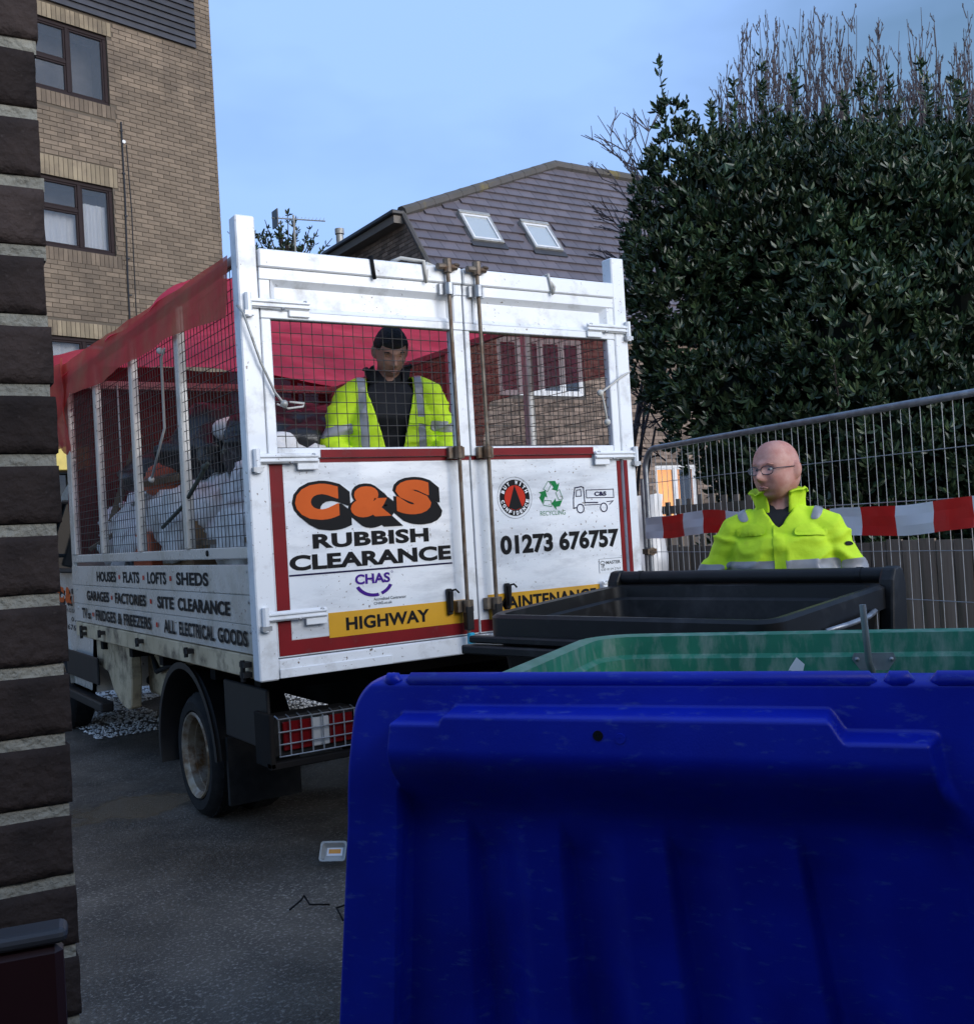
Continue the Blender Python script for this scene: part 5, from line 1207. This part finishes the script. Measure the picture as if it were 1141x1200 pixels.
for x in (-.62, .62):
    q = MB(); q.prism([(.36, 1.0), (.49, 1.0), (.50, 1.18), (.48, 1.235), (.45, 1.248), (.41, 1.242), (.385, 1.20)], lambda a, b_, d: V((d, a, b_)), x-.028, x+.028); q.build('end_bracket', 'bin_black', bb, local=True, bevel=.01, seg=2)
MB().tube([(.636, -.12, 1.07), (.655, .0, 1.08), (.655, .15, 1.09), (.636, .25, 1.10)], .010, 6).build('side_handle', 'steel_galv', bb, local=True, smooth=True)
for x in (-.45, .45):
    for y in (-.25, .25):
        q = MB(); q.revolve([(-.02, .04), (-.02, .1), (.02, .1), (.02, .04)], (x, y, .105), 'X', 18); wq = q.build('castor', 'rubber', bb, local=True, smooth=40); bx(x-.03, x+.03, y-.03, y+.03, .13, .22).build('fork', 'steel_galv', wq, local=True)

# ================================================================== PEOPLE
def ering(c, rx, ry, n=28, p=2.4, tilt=None):
    pts = []
    for k in range(n):
        t = 2*math.pi*k/n; ct, st_ = math.cos(t), math.sin(t)
        q = V((rx*math.copysign(abs(ct)**(2/p), ct), ry*math.copysign(abs(st_)**(2/p), st_), 0))
        pts.append(V(c) + (tilt @ q if tilt is not None else q))
    return pts
def head_mesh(mb, M, wide=1.0, fat=0.):
    nu, nv = 72, 54; rings = []
    def gs(x, s): return math.exp(-(x/s)**2)
    for j in range(nv+1):
        a = math.pi*j/nv; ring = []
        for i in range(nu):
            t = 2*math.pi*i/nu; rr = max(math.sin(a), .002)
            d = V((rr*math.cos(t), rr*math.sin(t), -math.cos(a)))
            k = (abs(d.x)**2.35+abs(d.y)**2.35+abs(d.z)**2.35)**(1/2.35); d = d/k
            p = V((d.x*.075*wide, d.y*.096, d.z*.118))
            if d.z < 0:
                kz = (-d.z)**1.4; p.x *= 1-.20*kz*(1-fat*.5); 
                if d.y > 0: p.y *= 1-.30*kz
                else: p.y *= 1-.02*kz
            if d.z > .1: p.x *= 1+.03*math.sin((d.z-.1)*3)
            if d.y < 0:
                fr_ = min(1, -d.y*1.4); x, z = p.x, p.z
                out_ = .034*gs(x, .0125)*gs(z+.022, .019) + .014*gs(x, .010)*gs(z-.004, .022) + .008*gs(abs(x)-.012, .008)*gs(z+.032, .009)    # nose and nostril wings
                out_ += .010*gs(z-.030, .010)*gs(x, .05)                                                                                      # brow
                out_ -= .015*gs(abs(x)-.032, .014)*gs(z-.010, .011)                                                                            # sockets
                out_ += .005*gs(abs(x)-.045, .018)*gs(z+.022, .018)                                                                            # cheeks
                out_ += .007*gs(x, .024)*gs(z+.057, .005) + .007*gs(x, .021)*gs(z+.069, .005) - .004*gs(x, .026)*gs(z+.0632, .0022)           # lips
                out_ -= .004*gs(x, .03)*gs(z+.081, .006); out_ += .009*gs(x, .022)*gs(z+.100, .014)                                           # chin
                p.y -= out_*fr_
            if fat: p.x *= 1+.10*fat*gs(p.z+.06, .04); p.y -= .004*fat*gs(p.z+.1, .03)*(1 if d.y < 0 else 0)
            ring.append(M @ p)
        rings.append(ring)
    mb.loft(rings, True)
    for s in (-1, 1):
        E_ = M @ Matrix.Translation((s*.080*wide, .014, -.004)) @ Matrix.Rotation(R(-28*s), 4, 'Z') @ Matrix.Rotation(R(-8), 4, 'X')
        mb.ell((0, 0, 0), (.011, .022, .035), 12, 10); 
        for k in range(len(mb.v)-12*11, len(mb.v)): mb.v[k] = E_ @ mb.v[k]
def hand(mb, w_, d, side_v, s=1.0):
    """palm and five bent fingers, all chains rooted inside the palm"""
    d = d.normalized(); side_v = (side_v-d*side_v.dot(d)).normalized(); n = d.cross(side_v)
    mb.tube([w_, w_+d*.035*s, w_+d*.085*s], [.026*s, .034*s, .036*s], 10)
    for k, (off, ln) in enumerate(((-.027, .062), (-.009, .074), (.010, .070), (.028, .055))):
        b_ = w_+d*.075*s+side_v*off*s; m1 = b_+(d*.9+n*.35).normalized()*ln*.5*s; m2 = m1+(d*.6+n*.8).normalized()*ln*.32*s; m3 = m2+(d*.3+n*.95).normalized()*ln*.26*s
        mb.tube([b_, m1, m2, m3], [.0095*s, .009*s, .0085*s, .007*s], 8)
    b_ = w_+d*.03*s-side_v*.028*s; m1 = b_+(d*.6-side_v*.7+n*.2).normalized()*.045*s; m2 = m1+(d*.9-side_v*.15+n*.3).normalized()*.035*s
    mb.tube([w_+d*.02*s, b_, m1, m2], [.014*s, .0125*s, .011*s, .008*s], 8)
def smooth_edge(bm, it=6):
    for _ in range(it):
        mv = []
        for v in bm.verts:
            es = [e for e in v.link_edges if len(e.link_faces) == 1]
            if len(es) == 2: mv.append((v, v.co*.4+(es[0].other_vert(v).co+es[1].other_vert(v).co)*.3))
        for v, c in mv: v.co = c
def patch(src, pred, name, m_, par, push=.003):
    """strip of cloth that follows a garment: the garment's own faces moved out a little"""
    me = src.data; vs = {}; mb = MB()
    nr = [v.normal.copy() for v in me.vertices]
    fs = []
    for p in me.polygons:
        if pred(p.center, p.normal):
            f = []
            for i in p.vertices:
                if i not in vs: vs[i] = len(mb.v); mb.v.append(me.vertices[i].co+nr[i]*push)
                f.append(vs[i])
            mb.f.append(f); mb.m.append(0); mb.t.append(1)
    if not mb.f: return None
    o = mb.build(name, m_, par, local=True, smooth=True); bm = bmesh.new(); bm.from_mesh(o.data); smooth_edge(bm); bm.to_mesh(o.data); bm.free()
    return o
def person(label, loc, rz, P):
    root = thing('person', label, 'person', loc, rz, 'workers in hi-vis jackets', local=True)
    sh, hd = P['shoulder_z'], V(P['head']); ny = P.get('lean', 0)
    M = Matrix.Translation(hd) @ Matrix.Rotation(P['yaw'], 4, 'Z') @ Matrix.Rotation(P['pitch'], 4, 'X') @ Matrix.Scale(P.get('hscale', 1), 4)
    body = MB(); head_mesh(body, M, P.get('wide', 1), P.get('fat', 0))
    nb = V((0, ny+.01, sh-.02)); nr_ = P.get('neck', .058)
    body.tube([nb, nb*.5+(M @ V((0, .03, -.07)))*.5, M @ V((0, .02, -.05))], [nr_*1.25, nr_*1.05, nr_*.95], 16)
    hips = V(P['hips'])
    tilt = None
    body.loft([ering(hips+V((0, 0, -.08)), .13, .10), ering(hips+V((0, 0, .06)), .15, .105), ering((hips+V((0, ny, sh)))/2, .145, .10), ering((0, ny, sh-.18), .165, .105), ering((0, ny, sh-.06), .15, .085), ering((0, ny, sh), .07, .06)])
    arms = P['arms']; legs = P['legs']
    for s, (a, b_, c) in zip((-1, 1), arms):
        a, b_, c = V(a), V(b_), V(c); body.tube([V((a.x*.6, a.y, a.z)), a, (a+b_)/2, b_, (b_+c)/2, c], [.05, .05, .047, .040, .038, .026], 10)
        hand(body, c, c-b_, V((1, 0, 0))*-s)
    for s, (a, b_, c) in zip((-1, 1), legs):
        a, b_, c = V(a), V(b_), V(c); body.tube([a+V((-a.x*.3, 0, .05)), a, (a+b_)/2, b_, (b_+c)/2, c], [.07, .075, .068, .05, .048, .035], 12); body.tube([c+V((0, .05, -.04)), c+V((0, 0, -.04)), c+V((0, -.16, -.06))], [.035, .04, .025], 8)
    B = link_mesh('body', remesh(body, .006, 1), P['skin'], root)
    # trousers and boots
    tr = MB()
    tr.loft([ering(hips+V((0, 0, -.10)), .165, .13), ering(hips+V((0, 0, .05)), .178, .135), ering(hips+V((0, 0, .14)), .17, .128)])
    for a, b_, c in legs:
        a, b_, c = V(a), V(b_), V(c); tr.tube([a+V((-a.x*.2, 0, .06)), a, (a+b_)/2, b_, (b_+c)/2, c+V((0, 0, .01))], [.09, .098, .09, .075, .074, .072], 14)
    link_mesh('trousers', remesh(tr, .016, 3), 'trousers', root)
    for a, b_, c in legs:
        c = V(c); bo = MB(); bo.tube([c+V((0, 0, .05)), c+V((0, .01, -.03))], [.055, .058], 12); bo.loft([ering(c+V((0, -.05, -.09+.0)), .048, .14, 16), ering(c+V((0, -.05, -.05)), .05, .145, 16), ering(c+V((0, -.03, -.01)), .045, .10, 16), ering(c+V((0, 0, .02)), .04, .05, 16)])
        link_mesh('boot', remesh(bo, .012, 2), 'boot', root)
    # inner top
    it = MB(); it.loft([ering(hips+V((0, 0, .02)), .172, .127), ering((hips+V((0, ny, sh)))/2, .168, .122), ering((0, ny, sh-.18), .188, .125), ering((0, ny, sh-.06), .17, .10), ering((0, ny+.01, sh+.005), .095, .075), ering((0, ny+.01, sh+P.get('inner_neck', .03)), .078, .068)])
    link_mesh('shirt', remesh(it, .012, 3), 'dark_cloth', root)
    # jacket
    jk = MB(); g_ = P.get('girth', 1.0)
    jk.loft([ering((0, hips.y, P['hem']), .215*g_, .165*g_), ering((0, hips.y*.6+ny*.4, P['hem']+.12), .218*g_, .165*g_), ering((0, ny*.7, sh-.28), .218*g_, .160*g_), ering((0, ny, sh-.16), .208*g_, .150*g_), ering((0, ny, sh-.075), .178, .122), ering((0, ny+.005, sh-.018), .122, .098), ering((0, ny+.01, sh+.022), .10, .082)])
    for s, (a, b_, c) in zip((-1, 1), arms):
        a, b_, c = V(a), V(b_), V(c); jk.tube([V((a.x*.45, a.y, a.z+.0)), V((a.x*.8, a.y, a.z+.005)), a+V((0, 0, -.01)), a+(b_-a)*.5, b_, b_+(c-b_)*.5, c], [.085, .088, .086, .084, .079, .072, .058], 16)
    jm = remesh(jk, .0095, 3)
    jn = [v.normal.copy() for v in jm.vertices]
    for v, nv in zip(jm.vertices, jn):                 # folds in the cloth
        q = v.co; n = noise.noise(V((q.x*5, q.y*5, q.z*13))+V((P['seed'], 0, 0)))*.010 + .016*(max(0, 1-2.2*abs(noise.noise(V((q.x*5+q.z*3, q.y*5, q.z*11-q.x*4))+V((0, P['seed'], 0)))))**2-.3) + noise.noise(V((q.x*16, q.y*16, q.z*30)))*.004
        if abs(q.x) > .22: n *= 1.1
        if q.z > sh-.10: n *= .35
        v.co += nv*n
    bm = bmesh.new(); bm.from_mesh(jm)
    bmesh.ops.delete(bm, geom=[f for f in bm.faces if P['open'](f.calc_center_median())], context='FACES'); smooth_edge(bm); bm.to_mesh(jm); bm.free()
    J = link_mesh('jacket', jm, 'hivis', root)
    so2 = J.modifiers.new('cloth', 'SOLIDIFY'); so2.thickness = .006; so2.offset = -1
    for nm, pr, m_, ps in P['bands']: patch(J, pr, nm, m_, J, ps)
    # collar
    co = MB(); n = 40; vs = []
    for k in range(n+1):
        t = R(-90+P['gap']+(360-2*P['gap'])*k/n)
        for h, ex in ((-.02, -.002), (.02, .002), (P['collar']*.7, .010), (P['collar'], .022), (P['collar']-.008, .030)):
            wv = .006*math.sin(k*.9+h*40); vs.append((math.cos(t)*(.098+ex+wv), ny+.01+math.sin(t)*(.086+ex+wv), sh+h-.012*(1 if math.sin(t) < -.5 else 0)+.01*math.sin(k*.5)))
    m5 = 5
    co.add(vs, [(k*m5+j, k*m5+j+1, (k+1)*m5+j+1, (k+1)*m5+j) for k in range(n) for j in range(m5-1)])
    C_ = co.build('collar', P['collar_mat'], J, local=True, smooth=True); C_.modifiers.new('cloth', 'SOLIDIFY').thickness = .005
    # face
    for s in (-1, 1):
        ey = MB(); ey.ell((0, 0, 0), (.0105, .0095, .0065), 12, 8); ey.v = [M @ (p+V((s*.032, -.0765, .009))) for p in ey.v]; e = ey.build('eye', P.get('lid', 'eye_white'), B, local=True, smooth=True)
        ir = MB(); ir.ell((0, 0, 0), (.0048, .003, .0048), 10, 6); ir.v = [M @ (p+V((s*.031, -.0850, .0090))) for p in ir.v]; ('lid' in P) or ir.build('iris', 'iris', e, local=True, smooth=True)
        eb = MB(); eb.tube([(s*.014, -.094, .027), (s*.032, -.093, .033), (s*.050, -.080, .028)], [.003, .004, .002], 6); eb.v = [M @ p for p in eb.v]; eb.build('eyebrow', P['brow'], B, local=True, smooth=True)
    lp2 = MB(); lp2.tube([(-.022, -.092, -.064), (-.008, -.102, -.059), (0, -.1025, -.0605), (.008, -.102, -.059), (.022, -.092, -.064)], [.002, .004, .004, .004, .002], 6); lp2.tube([(-.02, -.092, -.065), (0, -.102, -.069), (.02, -.092, -.065)], [.002, .0045, .002], 6); lp2.v = [M @ p for p in lp2.v]
    lp2.build('lips', 'lips', B, local=True, smooth=True)
    return root, B, J, M
def up_open(sh, half, low):
    return lambda c: c.y < -.02 and c.z > low and abs(c.x) < half*(c.z-low)/(sh-low)
pos = V((1.95, -1.22, 0))
arms1 = [((-.182, .01, 1.395), (-.300, .03, 1.18), (-.31, -.10, .97)), ((.182, .01, 1.395), (.270, .04, 1.17), (.265, -.06, .95))]
legs1 = [((-.10, 0, .88), (-.115, -.02, .48), (-.12, .02, .10)), ((.10, 0, .88), (.115, -.02, .48), (.12, .02, .10))]
bands1 = [('reflective_band', lambda c, n: 1.205 < c.z < 1.258 and abs(c.x) < .245, 'reflective', .003), ('sleeve_band', lambda c, n: 1.195 < c.z < 1.25 and c.x >= .245, 'reflective', .003), ('sleeve_band', lambda c, n: 1.195 < c.z < 1.25 and c.x <= -.245, 'reflective', .003),
          ('shoulder_band', lambda c, n: c.y < .02 and 1.425 < c.z < 1.49 and -.175 < c.x+.35*(c.z-1.45) < -.135, 'reflective', .003), ('shoulder_band', lambda c, n: c.y < .02 and 1.425 < c.z < 1.49 and .135 < c.x-.35*(c.z-1.45) < .175, 'reflective', .003),
          ('pocket_flap', lambda c, n: c.y < -.03 and 1.365 < c.z < 1.405+.012*math.cos((c.x+.12)*30) and -.185 < c.x < -.055, 'hivis', .010), ('pocket_flap', lambda c, n: c.y < -.03 and 1.355 < c.z < 1.395+.012*math.cos((c.x-.12)*30) and .065 < c.x < .195, 'hivis', .010),
          ('placket', lambda c, n: c.y < -.03 and c.z < 1.44 and -.022 < c.x < .022, 'hivis', .006), ('sleeve_label', lambda c, n: c.x > .255 and n.y < -.45 and 1.305 < c.z < 1.322 and c.x < .305, 'black_ink', .004)]
root, B, J, M = person('bald worker in glasses and hi-vis jacket standing behind the black bin', pos, math.atan2(CAM.x-pos.x, -(CAM.y-pos.y))+R(-4),
    dict(shoulder_z=1.475, hscale=1.10, head=(0, -.035, 1.648), yaw=R(-34), pitch=R(4), hips=(0, .01, .93), hem=.84, arms=arms1, legs=legs1, skin='skin', wide=1.06, fat=1.0, neck=.066, girth=1.03, seed=3, open=up_open(1.475, .06, 1.39), bands=bands1, gap=24, collar=.092, collar_mat='hivis', brow='skin'))
gl = MB()
for s in (-1, 1):
    pts = []
    for k in range(17):
        t = 2*math.pi*k/16; pts.append(M @ V((s*.033+.026*math.cos(t), -.106+.008*abs(math.cos(t)*.5+.5*s), .006+.017*math.copysign(abs(math.sin(t))**.7, math.sin(t)))))
    gl.tube(pts, .0022, 5)
    gl.tube([M @ V((s*.058, -.100, .010)), M @ V((s*.078, -.08, .012)), M @ V((s*.086, .01, .010))], .0022, 5)
gl.tube([M @ V((-.008, -.110, .010)), M @ V((0, -.113, .012)), M @ V((.008, -.110, .010))], .0016, 5)
G = gl.build('spectacles', 'spectacle', root, local=True, smooth=True)
for s in (-1, 1):
    le = MB(); le.add([M @ V((s*.033+.025*math.cos(2*math.pi*k/16), -.104, .006+.016*math.sin(2*math.pi*k/16))) for k in range(16)], [tuple(range(16))]); le.build('lens', 'lens_glass', G, local=True)

pos = V((.945, .47, .952))
arms2 = [((-.20, -.02, 1.245), (-.295, .0, .98), (-.20, -.20, .80)), ((.20, -.02, 1.245), (.295, .0, .985), (.19, -.22, .82))]
legs2 = [((-.10, .09, .74), (-.13, -.06, .42), (-.12, .05, .10)), ((.10, .09, .74), (.13, -.06, .42), (.12, .05, .10))]
bands2 = [('sleeve_band', lambda c, n: c.x > .20 and 1.035 < c.z+.12*(abs(c.x)-.28) < 1.085, 'reflective', .003), ('sleeve_band', lambda c, n: c.x < -.20 and 1.035 < c.z+.12*(abs(c.x)-.28) < 1.085, 'reflective', .003), ('reflective_band', lambda c, n: abs(c.x) <= .20 and .895 < c.z < .945, 'reflective', .003),
          ('shoulder_band', lambda c, n: c.y < 0 and c.z > .95 and -.165 < c.x < -.125, 'reflective', .003), ('shoulder_band', lambda c, n: c.y < 0 and c.z > .95 and .125 < c.x < .165, 'reflective', .003),
          ('pocket_flap', lambda c, n: c.y < -.04 and 1.07 < c.z < 1.11 and .07 < c.x < .19, 'hivis', .010)]
root2, B2, J2, M2 = person('dark haired worker in open hi-vis jacket bending down inside the lorry cage', pos, math.atan2(CAM.x-pos.x, -(CAM.y-pos.y))+R(6),
    dict(shoulder_z=1.295, hscale=1.04, head=(0.012, -.115, 1.452), yaw=R(6), pitch=R(32), hips=(0, .09, .78), lean=-.03, hem=.70, arms=arms2, legs=legs2, skin='skin_tan', neck=.062, seed=11, open=lambda c: c.y < -.02 and abs(c.x+.0) < .045+.075*max(0, min(1, (c.z-.95)/.3)), bands=bands2, gap=38, collar=.095, collar_mat='dark_cloth', brow='hair_dark', inner_neck=.075, lid='skin_tan'))
hr = MB(); rings = []; 
for j in range(26):
    a = R(2+j*3.9); ring = []
    for i in range(48):
        t = 2*math.pi*i/48; lim = 92 if math.sin(t) > .1 else (66 if math.sin(t) < -.55 else 78)
        aa = a*lim/100; d = V((math.sin(aa)*math.cos(t), math.sin(aa)*math.sin(t), math.cos(aa)))
        k = 1+.03*noise.noise(d*14); thick = .012*min(1, (25-j)/3+.25)
        ring.append(M2 @ V((d.x*(.077+thick)*k, d.y*(.099+thick)*k, d.z*(.119+thick)*k)))
    rings.append(ring)
hr.loft(rings, False); hr.add(rings[0], [tuple(range(48))]); hr.build('hair', 'hair_dark', B2, local=True, smooth=True)

# ================================================================== LITTER
lt_ = thing('plastic_tub', 'crushed clear plastic tub with orange label lying on the asphalt', 'litter', (.30, .02, 0), R(-40), local=True); lt_.scale = (.66, .66, .66)
c = MB(); c.loft([rrect(-.07, .07, -.05, .05, .004, .015, 3), rrect(-.085, .085, -.062, .062, .055, .02, 3), rrect(-.092, .092, -.07, .07, .058, .02, 3), rrect(-.08, .08, -.058, .058, .054, .02, 3), rrect(-.066, .066, -.046, .046, .008, .015, 3)])
T = Matrix.Rotation(R(52), 4, 'X'); c.v = [T @ p+V((0, 0, .065)) for p in c.v]; TB = c.build('tub', 'clear_plastic', lt_, local=True, smooth=30)
for x0, x1, y0, y1, z, m_ in ((-.055, .055, -.015, .04, .0105, 'paper'), (-.042, .042, .0, .03, .012, 'orange_label')):
    q = MB(); q.add([T @ V((x, y, z-.0)) + V((0, 0, .065)) for x, y in ((x0, y0), (x1, y0), (x1, y1), (x0, y1))], [(0, 1, 2, 3)]); q.build('label', m_, TB, local=True)
for i, (pts, lab) in enumerate(((((-.10, -.42, .01), (-.04, -.40, .03), (.0, -.33, .02), (-.03, -.46, .025), (.05, -.47, .008)), 'thin black twig lying on the asphalt nearer the wheel'), (((.02, -.66, .006), (.03, -.58, .03), (.10, -.56, .025), (.16, -.6, .01)), 'thin black twig on the asphalt against the blue lid'))):
    tag(recentre(MB().tube(pts, .004, 5).build('twig', 'black_ink', smooth=True)), lab, 'twig', 'twigs on the ground')
